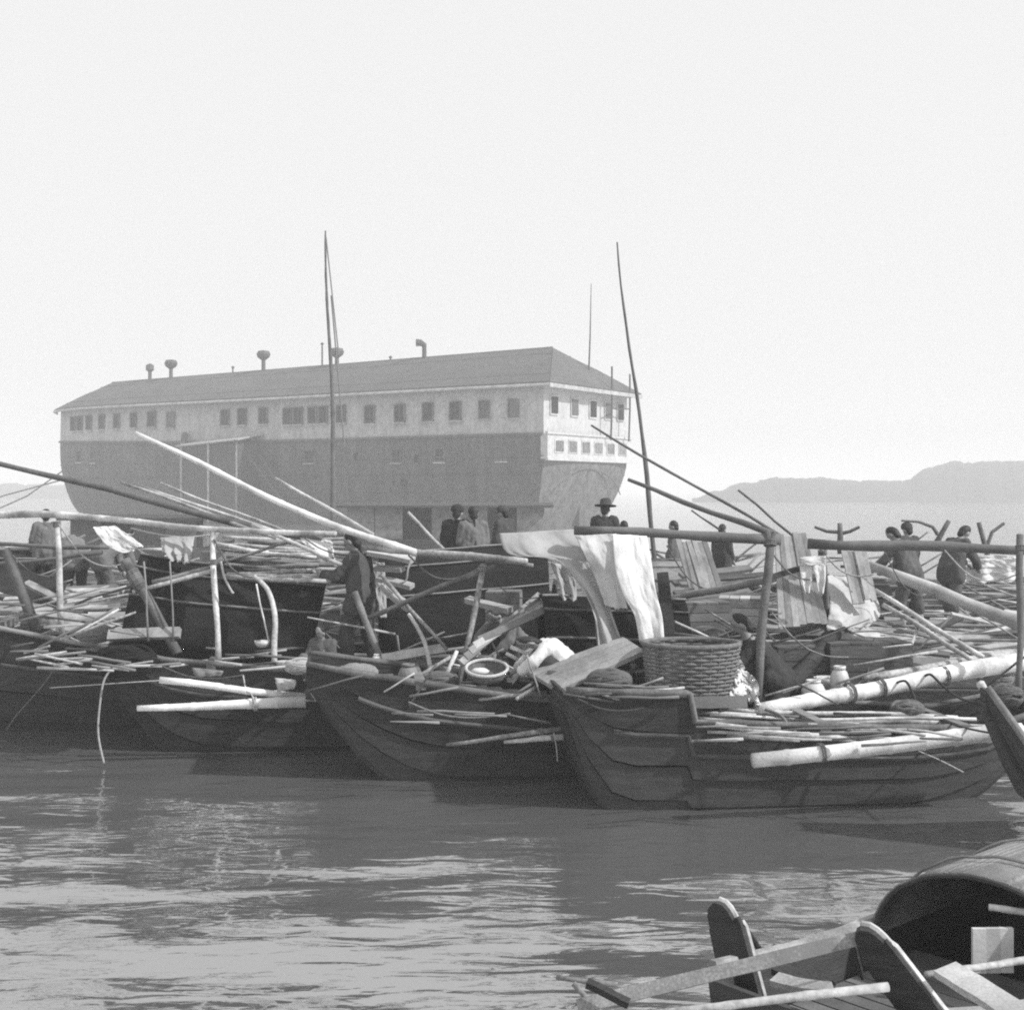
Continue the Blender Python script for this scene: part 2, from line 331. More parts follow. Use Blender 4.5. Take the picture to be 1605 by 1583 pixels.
# ------------------------------------------------------------------ the moored hulk
def hulk():
    S = V((2.3, 100, 0)); du = V((-0.835, 0.55, 0)).normalized(); dv = V((0.55, 0.835, 0)).normalized(); BM = 14.4; LN = 66.0
    root = empty('hulk', S + du * 33 + dv * 7.2, 'roofed ship hulk moored as floating warehouse, pale upper storey over dark hull', 'ship')
    def hw(u):                                  # half breadth
        if u < 8: return 6.9 + 0.3 * u / 8
        if u < 46: return 7.2
        t = (u - 46) / (LN - 46); return 7.2 * math.sqrt(max(0.0, 1 - t ** 2.6)) * 0.93 + 0.5 * (1 - t)
    def sheer(u): return 0.9 * (max(0, u - 20) / 46) ** 2
    def P(u, v, z): return S + du * u + dv * (7.2 + v) + V((0, 0, z))
    def rim(z0, z1, us, flare0=1.0, flare1=1.0):
        pts = []
        return pts
    us = [0, 1, 2, 3.5, 5, 8, 12, 18, 24, 30, 36, 42, 46, 50, 53, 56, 58.5, 60.5, 62.5, 64, 65.2, 66]
    def ush(z): return 1.9 * max(0.0, (5.4 - z) / 5.8) ** 1.4
    # lower hull: loft with a tucked stern and a full bow
    for side in (-1, 1):
        G = []
        for u in us:
            zb = -0.4 if u <= 56 else -0.4 + 3.0 * ((u - 56) / 10) ** 2
            row = []
            for i in range(11):
                s = i / 10; z = zb + (7.4 + sheer(u) - zb) * s
                full = 1.0 - (1 - s) ** 2.4 * (0.30 - 0.14 * min(1, u / 8) + 0.35 * max(0, (u - 48) / 18))
                tum = 1.0 + 0.018 * math.sin(s * math.pi)
                row.append(P(u + max(0, 1 - u / 6) * ush(z), side * hw(u) * full * tum, z))
            G.append(row)
        MB().grid(G).build('hull_side', 'hulk_tar', root, smooth=True)
    rows = []
    for i in range(11):
        s = i / 10; z = -0.4 + 7.8 * s; full = (1.0 - (1 - s) ** 2.4 * 0.30) * (1.0 + 0.018 * math.sin(s * math.pi))
        rows.append([P(ush(z) - 0.35 * (1 - abs(2 * k / 16 - 1) ** 3) , 6.9 * full * (2 * k / 16 - 1), z) for k in range(17)])
    MB().grid(rows).build('transom', 'hulk_tar', root, smooth=True)
    arc = [P(ush(4.6) - 0.5, -5.6 + 10.6 * i / 20, 2.6 + 2.2 * math.sin(math.pi * i / 20) ** 0.6) for i in range(21)]
    MB().tube(arc, 0.05, 6).build('tuck_moulding', 'hulk_tar', root, smooth=True)
    MB().box(P(1.2, 0, 0.6), du * 0.5, dv * 0.14, V((0, 0, 1.1))).build('rudder', 'hulk_tar', root)
    # wale between hull and upper storey, one each side
    for side in (-1, 1):
        MB().tube([P(u, side * (hw(u) + 0.08), 7.42 + sheer(u)) for u in us], 0.13, 6).build('wale', 'hulk_tar', root)
    for side in (-1, 1):
        for zz in (5.7, 4.3, 2.9):
            pts = []
            for u in us:
                zb = -0.4 if u <= 56 else -0.4 + 3.0 * ((u - 56) / 10) ** 2; s = (zz - zb) / (7.4 + sheer(u) - zb)
                full = (1.0 - (1 - s) ** 2.4 * (0.30 - 0.14 * min(1, u / 8) + 0.35 * max(0, (u - 48) / 18))) * (1.0 + 0.018 * math.sin(s * math.pi))
                pts.append(P(u + max(0, 1 - u / 6) * ush(zz), side * (hw(u) * full + 0.02), zz))
            MB().tube(pts, 0.06, 5).build('rubbing_strake', 'hulk_tar', root)
    # upper storey
    def eave(u): return 11.45 + 0.25 * sheer(u)
    for side in (-1, 1):
        MB().grid([[P(u, side * hw(u), 7.4 + sheer(u)), P(u, side * (hw(u) - 0.1), eave(u))] for u in us]).build('upper_wall', 'hulk_paint', root)
    MB().grid([[P(-0.02, -6.9, 7.4), P(-0.02, -6.9, 11.4)], [P(-0.02, 6.9, 7.4), P(-0.02, 6.9, 11.4)]]).build('stern_wall', 'hulk_white', root)
    # stern gallery: box below the stern wall with openings
    g0 = P(-0.5, 0, 6.45)
    MB().box(P(-0.10, 0, 6.45), du * 0.32, dv * 6.95, V((0, 0, 1.0))).build('stern_gallery', 'hulk_white', root)
    for v in (-5.2, -3.1, -1.0, 1.1, 3.2, 5.3):
        f = MB().box(P(-0.42, v, 6.5), du * 0.05, dv * 0.72, V((0, 0, 0.55))).build('gallery_window', 'hulk_paint', root)
        MB().box(P(-0.49, v, 6.5), du * 0.02, dv * 0.58, V((0, 0, 0.42))).build('pane', 'mid_wood', f)
    for z in (5.42, 7.5):
        MB().box(P(-0.42, 0, z), du * 0.12, dv * 7.1, V((0, 0, 0.09))).build('gallery_moulding', 'hulk_white', root)
    for v in (-5.4, -2.2, 0.8, 3.4, 5.6):
        f = MB().box(P(-0.07, v, 9.75), du * 0.05, dv * 0.62, V((0, 0, 0.8))).build('stern_window', 'hulk_paint', root)
        MB().box(P(-0.14, v, 9.75), du * 0.02, dv * 0.5, V((0, 0, 0.66))).build('pane', 'dark_wood' if v in (-2.2, 3.4) else 'glass_dark', f)
    # verandah rail and davits at the stern
    for v, zt in ((2.4, 13.4), (5.6, 13.0)):
        MB().tube([P(-0.9, v, 7.2), P(-1.0, v, 10), P(-1.0, v, zt)], 0.09, 6).build('davit', 'iron', root)
    MB().tube([P(-1.0, 2.4, 9.9), P(-0.6, 4.0, 9.9), P(-1.0, 5.6, 10)], 0.06, 6).build('davit_stay', 'iron', root)
    MB().tube([P(1.2, 2.2, 11.5), P(1.0, 2.2, 16), P(0.9, 2.2, 20.5)], [0.1, 0.07, 0.03], 6).build('flagstaff', 'iron', root)
    # side windows, each with frame, pane and sill (only the side that shows)
    def u_of(px):
        k = (px - CX) / FOC; return (2.3 - 100 * k) / (0.835 + 0.55 * k)
    def win(px, z, wd, ht, shut=False):
        u = u_of(px)
        if u > 45: wd *= 0.68
        n = -dv; c = P(u, -hw(u) - 0.02, z); tg = du
        f = MB()
        for s in (-1, 1):
            f.box(c + tg * s * (wd / 2 + 0.05) + n * 0.05, tg * 0.05, n * 0.08, V((0, 0, ht / 2 + 0.1)))
            f.box(c + V((0, 0, s * (ht / 2 + 0.05))) + n * 0.05, tg * (wd / 2), n * 0.075, V((0, 0, 0.05)))
        fo = f.build('window', 'hulk_tar', root)
        MB().box(c + n * 0.02, tg * wd / 2, n * 0.02, V((0, 0, ht / 2))).build('pane', 'hulk_tar' if shut else 'glass_dark', fo)
        MB().box(c + n * 0.045, tg * 0.02, n * 0.02, V((0, 0, ht / 2))).build('mullion', 'hulk_tar', fo)
        MB().box(c - V((0, 0, ht / 2 + 0.16)) + n * 0.08, tg * (wd / 2 + 0.18), n * 0.14, V((0, 0, 0.04))).build('sill', 'hulk_paint', fo)
    for px in (98, 113, 131, 155, 181, 209, 238):
        win(px, 9.95, 1.0, 1.35)
    for px in (268, 353, 380, 413): win(px, 9.8, 0.9, 1.35, px == 268)
    for px in (451, 468, 490, 507, 535): win(px, 9.65, 0.85, 1.35)
    for px in (580, 627, 671, 714): win(px, 9.5, 0.95, 1.4)
    for px in (758, 803): win(px, 9.5, 0.8, 1.3, True)
    for px, z in ((112, 6.5), (140, 6.4), (622, 5.9), (690, 5.9), (785, 5.9), (485, 6.0)): win(px, z, 0.8, 1.0, px in (140, 785))
    for px, z in ((655, 5.65), (634, 3.6), (560, 5.9), (430, 5.4)):
        u = u_of(px); MB().lathe(P(u, -hw(u) * 1.0 - 0.03, z), [(0.0, 0.06), (0.26, 0.06), (0.32, 0.1), (0.36, 0.0)], 12, Matrix.Rotation(math.radians(90), 3, 'X')).build('porthole', 'glass_dark', root)
    # roof: hipped, overhanging, with fascia and a ridge board
    oh = 0.75
    ue = [-oh - 0.25] + [u for u in us if 0 < u < 66] + [66.5]
    for side in (-1, 1):
        lo, hi = [], []
        for u in ue:
            uu = min(max(u, 0), 65.8)
            lo.append(P(u, side * (hw(uu) + oh), eave(uu) - 0.1))
            ur = min(max(u, 3.4), 59.5); tt = 14.95 - 0.35 * ur / 60
            hi.append(P(ur, 0, tt))
        mids = [a.lerp(b, 0.5) + V((0, 0, 0.08)) for a, b in zip(lo, hi)]
        MB().slab([lo, mids, hi] if side == 1 else [hi, mids, lo], 0.12).build('roof_slope', 'hulk_roof', root)
        for k in (0.2, 0.4, 0.6, 0.8):
            MB().tube([a.lerp(b, k) + V((0, 0, 0.15)) for a, b in zip(lo, hi)], 0.05, 5).build('roof_batten', 'hulk_roof', root)
        MB().tube([p - V((0, 0, 0.12)) for p in lo], 0.13, 6).build('eaves_fascia', 'hulk_paint', root)
    e0 = [P(-oh - 0.25, -7.65 + 15.3 * i / 6, eave(0) - 0.1) for i in range(7)]; r0 = [P(3.4, 0, 14.95)] * 7
    MB().slab([e0, [a.lerp(b, 0.5) for a, b in zip(e0, r0)], [a.lerp(b, 0.98) for a, b in zip(e0, r0)]], 0.1).build('stern_hip', 'hulk_roof', root)
    MB().box(P(-oh - 0.3, 0, eave(0) - 0.28), du * 0.08, dv * 7.7, V((0, 0, 0.16))).build('stern_fascia', 'hulk_paint', root)
    MB().tube([P(3.4, 0, 15.0), P(59.5, 0, 14.65)], 0.14, 6).build('ridge_board', 'hulk_roof', root)
    def ur_of(px):
        k = (px - CX) / FOC; return (6.26 - 106 * k) / (0.835 + 0.55 * k)
    # ventilators, stove pipes and cowls along the ridge
    for px, ht, kind in ((235, 1.6, 'pipe'), (268, 1.5, 'wide'), (365, 1.0, 'thin'), (413, 1.7, 'wide'), (528, 1.3, 'wide'), (505, 3.0, 'thin'), (612, 0.8, 'thin'), (665, 1.5, 'cowl')):
        u = ur_of(px); z = 14.6; b = P(u, 0, z)
        r = {'pipe': 0.2, 'wide': 0.2, 'thin': 0.08, 'cowl': 0.2}[kind]; ht *= 0.8
        v = MB().tube([b, b + V((0, 0, ht))], r, 8).build('ventilator', 'iron', root)
        t = b + V((0, 0, ht))
        if kind == 'wide': MB().lathe(t, [(r, -0.1), (0.6, 0.2), (0.7, 0.5), (0.55, 0.8), (0, 0.9)], 10).build('vent_hood', 'iron', v)
        elif kind == 'pipe': MB().lathe(t, [(r, -0.3), (0.45, -0.1), (0.42, 0.4), (0, 0.6)], 10).build('vent_hood', 'iron', v)
        elif kind == 'cowl': MB().tube([t, t + V((0, 0, 0.3)), t + V((-0.35, -0.1, 0.5)), t + V((-0.7, -0.2, 0.5))], [r, r * 1.2, r * 1.5, r * 1.7], 8).build('vent_hood', 'iron', v)
        else: MB().lathe(t, [(0.09, -0.1), (0.2, 0), (0, 0.15)], 8).build('vent_hood', 'iron', v)
    # landing porch on the near side with a sloping canopy, stairs and davit
    u0, u1 = u_of(408), u_of(322)
    c0 = P((u0 + u1) / 2, -8.7, 3.6)
    MB().box(c0, du * (u1 - u0) / 2, dv * 1.3, V((0, 0, 3.6))).build('landing_porch', 'tarred_wood', root)
    MB().slab([[P(u0 - 0.5, -10.5, 7.55), P(u1 + 0.5, -10.5, 7.1)], [P(u0 - 0.5, -7.3, 8.2), P(u1 + 0.5, -7.3, 7.7)]], 0.12).build('porch_canopy', 'hulk_paint', root)
    for u in (u0, (u0 + u1) / 2, u1): MB().tube([P(u, -10.2, 0.1), P(u, -10.2, 7.3)], 0.1, 6).build('porch_post', 'pale_wood', root)
    MB().tube([P(u1 + 2.6, -7.4, 8.3), P(u1 + 1.0, -9.0, 7.4), P(u1 + 0.2, -9.9, 6.2)], 0.3, 6).build('boat_davit', 'hulk_tar', root)
    for k in range(9):
        t = k / 8; MB().box(P(u0 - 1 - 5 * t, -8.6, 5.6 - 5.2 * t), du * 0.34, dv * 0.7, V((0, 0, 0.06))).build('stair_tread', 'dark_wood', root)
    for s in (-7.95, -9.25):
        MB().tube([P(u0 - 0.5, s, 6.2), P(u0 - 6.4, s, 0.4)], 0.1, 6).build('stair_stringer', 'dark_wood', root)
    # mooring cables at the bow
    for dx in (0, 3):
        MB().tube([P(64.5, -2, 5.5 - dx * 0.4), P(66, -6 - dx, 2.4), P(67, -12 - dx, -0.2)], 0.08, 5).build('mooring_cable', 'rope', root)
hulk()

# ------------------------------------------------------------------ sampans
def lerp_list(L, t):
    for (a, x), (b, y) in zip(L, L[1:]):
        if t <= b:
            f = (t - a) / (b - a) if b > a else 0; return x + (y - x) * f
    return L[-1][1]
class Boat: pass
def sampan(label, tip, slope, L, beam, gun, rake=(0.2, 0.2), ends=(0.62, 0.66), drop=0.10, hull='tarred_wood', deck='mid_wood',
           rail='old_bamboo', nst=4, planks=True, beams=(0.2, 0.5, 0.8), group='sampans moored side by side', name='sampan', deckr=(0.07, 0.93), beamm='mid_wood'):
    B = Boat(); d = V((1, slope, 0)).normalized(); q = V((-d.y, d.x, 0))       # q points away from the camera
    tip = V((tip[0], tip[1], 0)); root = empty(name, tip + d * L / 2, label, 'boat', group)
    def hb(t):
        ew = ends[0] if t < 0.5 else ends[1]; return beam / 2 * (ew + (1 - ew) * (1 - abs(2 * t - 1) ** 2.6))
    def gz(t): return lerp_list(gun, t)
    def zb(t):
        z = -0.22
        if t < rake[0]: k = 1 - t / rake[0]; z = -0.22 + (gz(t) - 0.16 + 0.22) * k ** 1.7
        if t > 1 - rake[1]: k = 1 - (1 - t) / rake[1]; z = -0.22 + (gz(t) - 0.16 + 0.22) * k ** 1.7
        return z
    def W(t, s, z): return tip + d * (t * L) + q * (s * hb(t)) + V((0, 0, z))
    B.W, B.gz, B.hb, B.root, B.d, B.q, B.L = W, gz, hb, root, d, q, L
    B.t = lambda X: (X - tip.x) / (d.x * L)
    ts = sorted(set([i / 22 for i in range(23)] + [g[0] for g in gun]))
    for side in (-1, 1):
        for k in range(nst):
            G = []
            for t in ts:
                row = []
                for e in (0, 1):
                    f = (k + e * (0.955 if k < nst - 1 else 1)) / nst; z = zb(t) + (gz(t) - zb(t)) * f
                    wd = 0.70 + 0.30 * f ** 0.8 + (0.035 if e == 0 else 0.0) * (1 if k else 0)
                    row.append(W(t, side * (wd + 0.012 * noise.noise(V((t * 9, k * 3.1, L)))), z + 0.012 * noise.noise(V((t * 7, k * 2.3 + e * 9, beam)))))
                G.append(row)
            MB().slab(G if side == 1 else [r[::-1] for r in G], -0.025).build('strake', hull, root)
        G = [W(t, side * 1.02, gz(t) + 0.03) for t in ts]
        mbr = MB(); mbr.tube(G, [0.034 * random.uniform(.8, 1.2) for _ in G], 6, True); mbr.build('gunwale', rail, root, smooth=True)
        G = [W(t, side * 0.955, zb(t) + (gz(t) - zb(t)) * 0.72) for t in ts if 0.05 < t < 0.95]
        MB().tube(G, 0.024, 5).build('rub_rail', 'dark_wood', root)  # rail in lighter wood than the hull, edge highlights put into its colour
    MB().slab([[W(t, -0.70, zb(t)), W(t, 0.70, zb(t))] for t in ts], 0.03).build('bottom', hull, root)
    for t in (0.0, 1.0):
        e = -d if t == 0 else d
        n = 3
        for k in range(n):
            f0, f1 = k / n, (k + 1) / n; z0 = zb(t) + (gz(t) - zb(t)) * f0 + 0.004; z1 = zb(t) + (gz(t) - zb(t)) * f1 - 0.004
            w0, w1 = 0.7 + 0.3 * f0, 0.7 + 0.3 * f1
            MB().slab([[W(t, -w0, z0) + e * 0.004, W(t, w0, z0) + e * 0.004], [W(t, -w1, z1) + e * 0.004, W(t, w1, z1) + e * 0.004]], 0.03).build('transom_board', hull, root)
    if planks:
        pw = 0.17; n = int((deckr[1] - deckr[0]) * L / pw)
        for i in range(n):
            t = deckr[0] + (i + 0.5) * pw / L
            if t > deckr[1]: break
            c = W(t, 0, gz(t) - drop + random.uniform(-0.006, 0.006)); a = d * (pw / 2 - 0.006); b = q * (hb(t) * 0.93 - 0.02)
            b = b + d * random.uniform(-0.008, 0.008)
            MB().box(c, a, b, V((0, 0, 0.016))).build('deck_plank', deck, root)
    for t in beams:
        c = W(t, 0, gz(t) + 0.01); MB().box(c, d * 0.05, q * (hb(t) * 1.06), V((0, 0, 0.045))).build('crossbeam', beamm, root)
    return B
def hood(B, t0, t1, h, m='mat_dark', wf=0.97, off=0.0, base=0.0, skew=0.0, pw=2.3, name='hood', hoop_m='old_bamboo', nh=4):
    G = []; N = 18
    M_ = 10
    for i in range(M_ + 1):
        t = t0 + (t1 - t0) * i / M_; row = []
        for j in range(N + 1):
            a = math.pi * j / N; s = -math.cos(a); z = abs(math.sin(a)) ** (2 / pw)
            sag = 0.02 * noise.noise(V((t * 20, j * 0.4, h)))
            p = B.W(t + skew * z / B.L, off + s * wf, B.gz(t) + base + z * h + sag); row.append(p)
        G.append(row)
    o = MB().slab(G, 0.03).build(name, m, B.root, smooth=True)
    for f in (0.16, 0.30, 0.42, 0.6):      # split-bamboo battens along the outside
        a = math.pi * f; z = abs(math.sin(a)) ** (2 / pw)
        MB().tube([B.W(t0 + (t1 - t0) * k / 8 + skew * z / B.L, off - math.cos(a) * (wf + .02), B.gz(t0 + (t1 - t0) * k / 8) + base + z * (h + .03) + .012 * noise.noise(V((k * 1.7, f * 9, h)))) for k in range(9)], .014, 5).build('batten', hoop_m, o)
    for i in range(nh):
        t = t0 + (t1 - t0) * (0.01 + 0.98 * i / (nh - 1)); pts = []
        for j in range(N + 1):
            a = math.pi * j / N; z = abs(math.sin(a)) ** (2 / pw)
            pts.append(B.W(t + skew * z / B.L, off - math.cos(a) * (wf - 0.05), B.gz(t) + base + z * (h - 0.045)))
        MB().tube(pts, 0.016, 5).build('hoop', hoop_m, o)
    return o

L1 = sampan('dark sampan with high bow cut by the left edge of the photo', (-8.0, 15.75), 0.10, 8.6, 1.5,
            [(0, 1.5), (.21, 1.24), (.36, .98), (.7, .82), (1, 1.0)], deck='pale_wood', deckr=(0.1, 0.6))
L2 = sampan('dark sampan under the standing man, long dark hood amidships', (-4.62, 14.55), 0.12, 6.2, 1.45,
            [(0, 1.16), (.12, 1.02), (.4, .87), (.8, .8), (1, 1.0)], rake=(0.2, 0.2))
MM = sampan('dark sampan with raked bow, carrying the round tray basket', (-2.1, 13.1), 0.14, 5.6, 1.4,
            [(0, 1.16), (.1, 1.06), (.4, .80), (.75, .72), (1, .95)], rake=(0.24, 0.2))
RR = sampan('nearest dark sampan of the row, blunt raised end, carrying the wicker basket', (0.42, 12.0), 0.13, 4.7, 1.4,
            [(0, 1.08), (.235, 1.05), (.245, .8), (.5, .74), (.85, .66), (1, .82)], rake=(0.12, 0.34), ends=(0.72, 0.6), beams=(0.5, 0.8), drop=0.16)
EE = sampan('sampan cut by the photo edge, its square pale-topped prow pointing up left', (3.9, 10.55), -0.08, 5.0, 1.3,
            [(0, 1.27), (.07, .72), (.2, .55), (1, .62)], rake=(0.5, 0.2), ends=(0.16, 0.6), rail='pale_wood', beams=(0.6,))
K3 = sampan('wide sampan with pale plank deck beside the big lashed bamboo', (1.95, 15.85), 0.06, 8.0, 2.0,
            [(0, 1.0), (.15, .88), (.6, .82), (1, 1.0)], deck='pale_wood', hull='dark_wood', drop=0.04)
K4 = sampan('wide pale-decked sampan, second behind the lashed bamboo', (3.0, 18.5), 0.05, 8.5, 2.0,
            [(0, 1.0), (.15, .88), (.6, .84), (1, 1.0)], deck='pale_wood', hull='dark_wood', drop=0.04)
K5 = sampan('pale-decked sampan, third behind the lashed bamboo', (3.4, 20.9), 0.04, 9.0, 1.8,
            [(0, 1.05), (.15, .92), (.6, .88), (1, 1.0)], deck='pale_wood', hull='dark_wood', drop=0.04)
K6 = sampan('short dark sampan behind the hanging cloths', (-0.55, 18.0), 0.05, 3.3, 1.6,
            [(0, 1.1), (.2, .95), (.8, .95), (1, 1.1)], hull='dark_wood')
K7 = sampan('farther sampan with people standing on it, behind the cloth pole', (-0.6, 23.6), 0.03, 10.0, 1.9,
            [(0, 1.1), (.2, .9), (.8, .85), (1, 1.0)], hull='dark_wood')
K2 = sampan('sampan with two men sitting side by side, behind the round-topped hood', (-3.9, 20.3), 0.05, 6.4, 1.8,
            [(0, 1.2), (.2, 1.05), (.8, 1.05), (1, 1.2)], hull='dark_wood', deck='pale_wood', drop=0.05)
K0 = sampan('dark sampan heaped with pale planks, behind the bow cut by the left edge', (-9.4, 18.5), 0.05, 5.6, 1.7,
            [(0, 1.5), (.3, 1.25), (.6, .98), (1, 1.0)], hull='tarred_wood', deck='pale_wood')
K1 = sampan('sampan with bending workers, beyond the heaped planks', (-10.2, 21.8), 0.04, 7.4, 1.8,
            [(0, 1.2), (.2, 1.0), (.8, 1.0), (1, 1.2)], hull='dark_wood', deck='pale_wood')
hood(L2, 0.025, 0.37, 1.05, 'mat_dark', skew=0.2, pw=2.6, wf=.66, off=.31)
hood(L1, 0.735, 0.985, 1.26, 'mat_dark', pw=2.6)
hood(MM, 0.44, 0.72, 1.0, 'mat_dark', pw=2.6, wf=.62, off=.34)
hood(K6, 0.35, 0.75, 0.7, 'mat_pale')
hood(K7, 0.30, 0.40, 0.75, 'mat_pale'); 
hood(K1, 0.05, 0.3, 0.9, 'mat_dark')
hood(K5, 0.12, 0.3, 0.55, 'mat_dark', wf=0.7)

# houseboat below the hulk and a few far hulls on the water
def houseboat(label, x0, x1, y, depth, h, hz=0.7, roof='tarred_wood', wall='mid_wood', openings=()):
    root = empty('houseboat', (0.5 * (x0 + x1), y + depth / 2, 0), label, 'boat', 'far boats under the hulk')
    def bx(a, b, y0, y1, z0, z1): return MB().box(((a + b) / 2, (y0 + y1) / 2, (z0 + z1) / 2), ((b - a) / 2, 0, 0), (0, (y1 - y0) / 2, 0), (0, 0, (z1 - z0) / 2))
    c = [(x0 - 1.2, hz + .35), (x0, hz), (x1, hz), (x1 + 1.2, hz + .35)]
    G = []
    for k, (x, z) in enumerate(c):
        e = 0.55 if k in (0, 3) else 1; zb = z - 0.2 if k in (0, 3) else -0.3; ym = y + depth / 2
        G.append([(x, ym - e * depth / 2, z), (x, ym - e * depth / 2 * .8, zb), (x, ym + e * depth / 2 * .8, zb), (x, ym + e * depth / 2, z)])
    MB().grid(G).build('hull', 'tarred_wood', root)
    bx(x0 - 1, x1 + 1, y + 0.2, y + depth - 0.2, hz - 0.1, hz - 0.02).build('deck', 'mid_wood', root)
    n = max(3, int((x1 - x0) / 1.2)); pw = (x1 - x0) / n
    for i in range(n):
        a = x0 + i * pw
        if i in openings: continue
        bx(a + 0.02, a + pw - 0.02, y + 0.5, y + 0.58, hz, h).build('wall_panel', wall, root)
    bx(x0 + .1, x1 - .1, y + depth - .6, y + depth - .5, hz, h).build('back_wall', 'dark_wood', root)
    MB().slab([[(x0 - .4, y + .1, h), (x1 + .4, y + .1, h)], [(x0 - .4, y + depth / 2, h + .12), (x1 + .4, y + depth / 2, h + .12)], [(x0 - .4, y + depth - .1, h), (x1 + .4, y + depth - .1, h)]], 0.1).build('roof', roof, root)
    return root
K8 = sampan('dark sampan farthest back on the left, beyond the bending workers', (-13.5, 24.8), 0.03, 10.5, 1.9, [(0, 1.2), (.2, 1.0), (.8, 1.0), (1, 1.2)], hull='dark_wood', deck='pale_wood')
K9 = sampan('pale-decked sampan farthest back on the right, below the forked crutches', (2.0, 26.6), 0.03, 10.5, 1.9, [(0, 1.1), (.2, .95), (.8, .95), (1, 1.1)], hull='dark_wood', deck='pale_wood')
houseboat('low houseboat with dark roof and pale panel walls moored below the hulk', -7.6, 1.5, 58, 3.4, 2.15, openings=(2, 5))
houseboat('small far houseboat lying off the bow of the hulk', -17.5, -12.5, 50, 2.6, 1.75, hz=0.6, wall='dark_wood', openings=(1,))

# ------------------------------------------------------------------ masts
def mast(label, a, b, wa, wb, stays=()):
    root = pole(label, a, b, wa, wb, 'dark_pole', 'boat_mast', 'mast', bam=False)
    p = U(*b)
    for s in stays:
        MB().tube([p.lerp(U(*s[0]), s[1]), U(*s[0])], 0.018 * s[0][2] / 30, 5).build('stay', 'rope', root)
    return root
mast('tall slightly leaning mast standing before the side of the hulk', (523, 830, 58), (510, 362, 58), 11, 3, (((531, 556, 58), 0.05), ((540, 700, 58), 0.3)))
mast('tall thin mast leaning left, rising behind the cloth pole', (1030, 915, 23.6), (967, 380, 23.6), 10, 3)

# ------------------------------------------------------------------ big poles and frames
pole('long thick bamboo spar on two posts at the left, nearly level', (-40, 808, 16.1), (526, 837, 13.6), 13, 9, 'bamboo', bow=-0.03)
pole('heavy dark spar slanting down from the left edge above the level spar', (-60, 712, 15.2), (505, 846, 14.6), 9, 14, 'dark_pole', 'spar', bow=0.05, bam=False)
ORD = ['first', 'second', 'third', 'fourth', 'fifth', 'sixth', 'seventh', 'eighth', 'ninth', 'tenth', 'eleventh', 'twelfth', 'thirteenth', 'fourteenth']
for i, (a, b, wd) in enumerate([((190, 757, 15.3), (432, 842, 14.5), 7), ((208, 757, 15.4), (438, 836, 14.6), 6), ((252, 757, 15.8), (470, 842, 14.8), 5), ((232, 768, 15.5), (412, 833, 14.6), 6)]):
    pole(['lowest thin bamboo along the heavy dark spar, starting farthest left', 'second thin bamboo along the heavy dark spar', 'topmost thin bamboo along the heavy dark spar, starting farthest right', 'short thin bamboo tucked closest to the heavy dark spar'][i], a, b, wd * .8, wd, 'bamboo', group='thin bamboos along the dark spar')
pole('long bright bamboo pole slanting across the middle of the hulk', (213, 679, 15.4), (655, 868, 14.1), 8, 14, 'bamboo_big', bow=0.06)
pole('thin bamboo resting on the long bright slanting pole', (432, 749, 15.2), (585, 838, 14.3), 5, 7, 'bamboo')
pole('pale pole running from beneath the bright slanting bamboo to the standing man', (395, 822, 14.5), (535, 885, 14.2), 6, 8, 'bamboo')
pole('level bamboo rail from the man to the hanging cloths', (572, 858, 14.3), (826, 880, 13.7), 10, 12, 'bamboo')
pole('second level bamboo close under the rail by the round-topped hood', (640, 866, 14.5), (835, 886, 13.9), 8, 8, 'old_bamboo')
pole('short thin stick pointing up beside the two men sitting together', (640, 803, 18.5), (702, 868, 18.0), 5, 6, 'bamboo')
pole('thick dark cloth pole the white cloths hang from', (900, 832, 13.3), (1224, 845, 13.0), 15, 19, 'dark_pole', 'cloth_pole', bam=False)
pole('thick dark spar resting on the tall post at the right edge', (1266, 852, 13.6), (1640, 864, 13.2), 19, 17, 'dark_pole', 'spar', bam=False)
pole('thick dark pole slanting down to the end of the cloth pole', (985, 752, 14.4), (1213, 838, 13.2), 7, 13, 'dark_pole', 'spar', bam=False)
pole('long thin pole slanting above the thick dark one', (927, 667, 15.0), (1220, 838, 13.3), 4, 6, 'dark_pole', bam=False, name='thin_pole')
pole('thin short pole slanting down towards the upright plank mat', (1157, 769, 15.0), (1246, 842, 14.2), 3.5, 5, 'dark_pole', bam=False, name='thin_pole')
pole('short thin stick on the water side of the dark slanting pole', (1084, 800, 20), (1128, 830, 19.6), 3, 4, 'dark_pole', bam=False, name='thin_pole')
pole('big pale log slanting down to the tall post at the right edge', (1362, 886, 14.6), (1625, 985, 13.6), 19, 30, 'pale_wood', 'log', cat='log', bam=False)
for i, (a, b) in enumerate([((1372, 925, 14.4), (1541, 1030, 13.5)), ((1384, 948, 14.2), (1524, 1034, 13.4))]):
    pole(['upper of two slim bamboos slanting under the big pale log', 'lower of two slim bamboos slanting under the big pale log'][i], a, b, 8, 9, 'bamboo')
p = pole('huge pale bamboo lashed across the right sampans', (1186, 1112, 12.25), (1640, 1030, 13.6), 24, 34, 'bamboo_big', 'big_bamboo')
for t in (0.30, 0.40, 0.62):
    a, b = U(1186, 1112, 12.25), U(1640, 1030, 13.6); c = a.lerp(b, t); lash(p, c, b - a, wpx(31, 13), 'rope', 2)
p = pole('huge pale bamboo fender slung along the outside of the nearest row sampan', (1180, 1191, 11.12), (1600, 1146, 11.55), 26, 30, 'bamboo_big', 'big_bamboo')
a, b = U(1180, 1191, 11.12), U(1600, 1146, 11.55); lash(p, a.lerp(b, 0.25), b - a, wpx(29, 11.2), 'rope', 2)
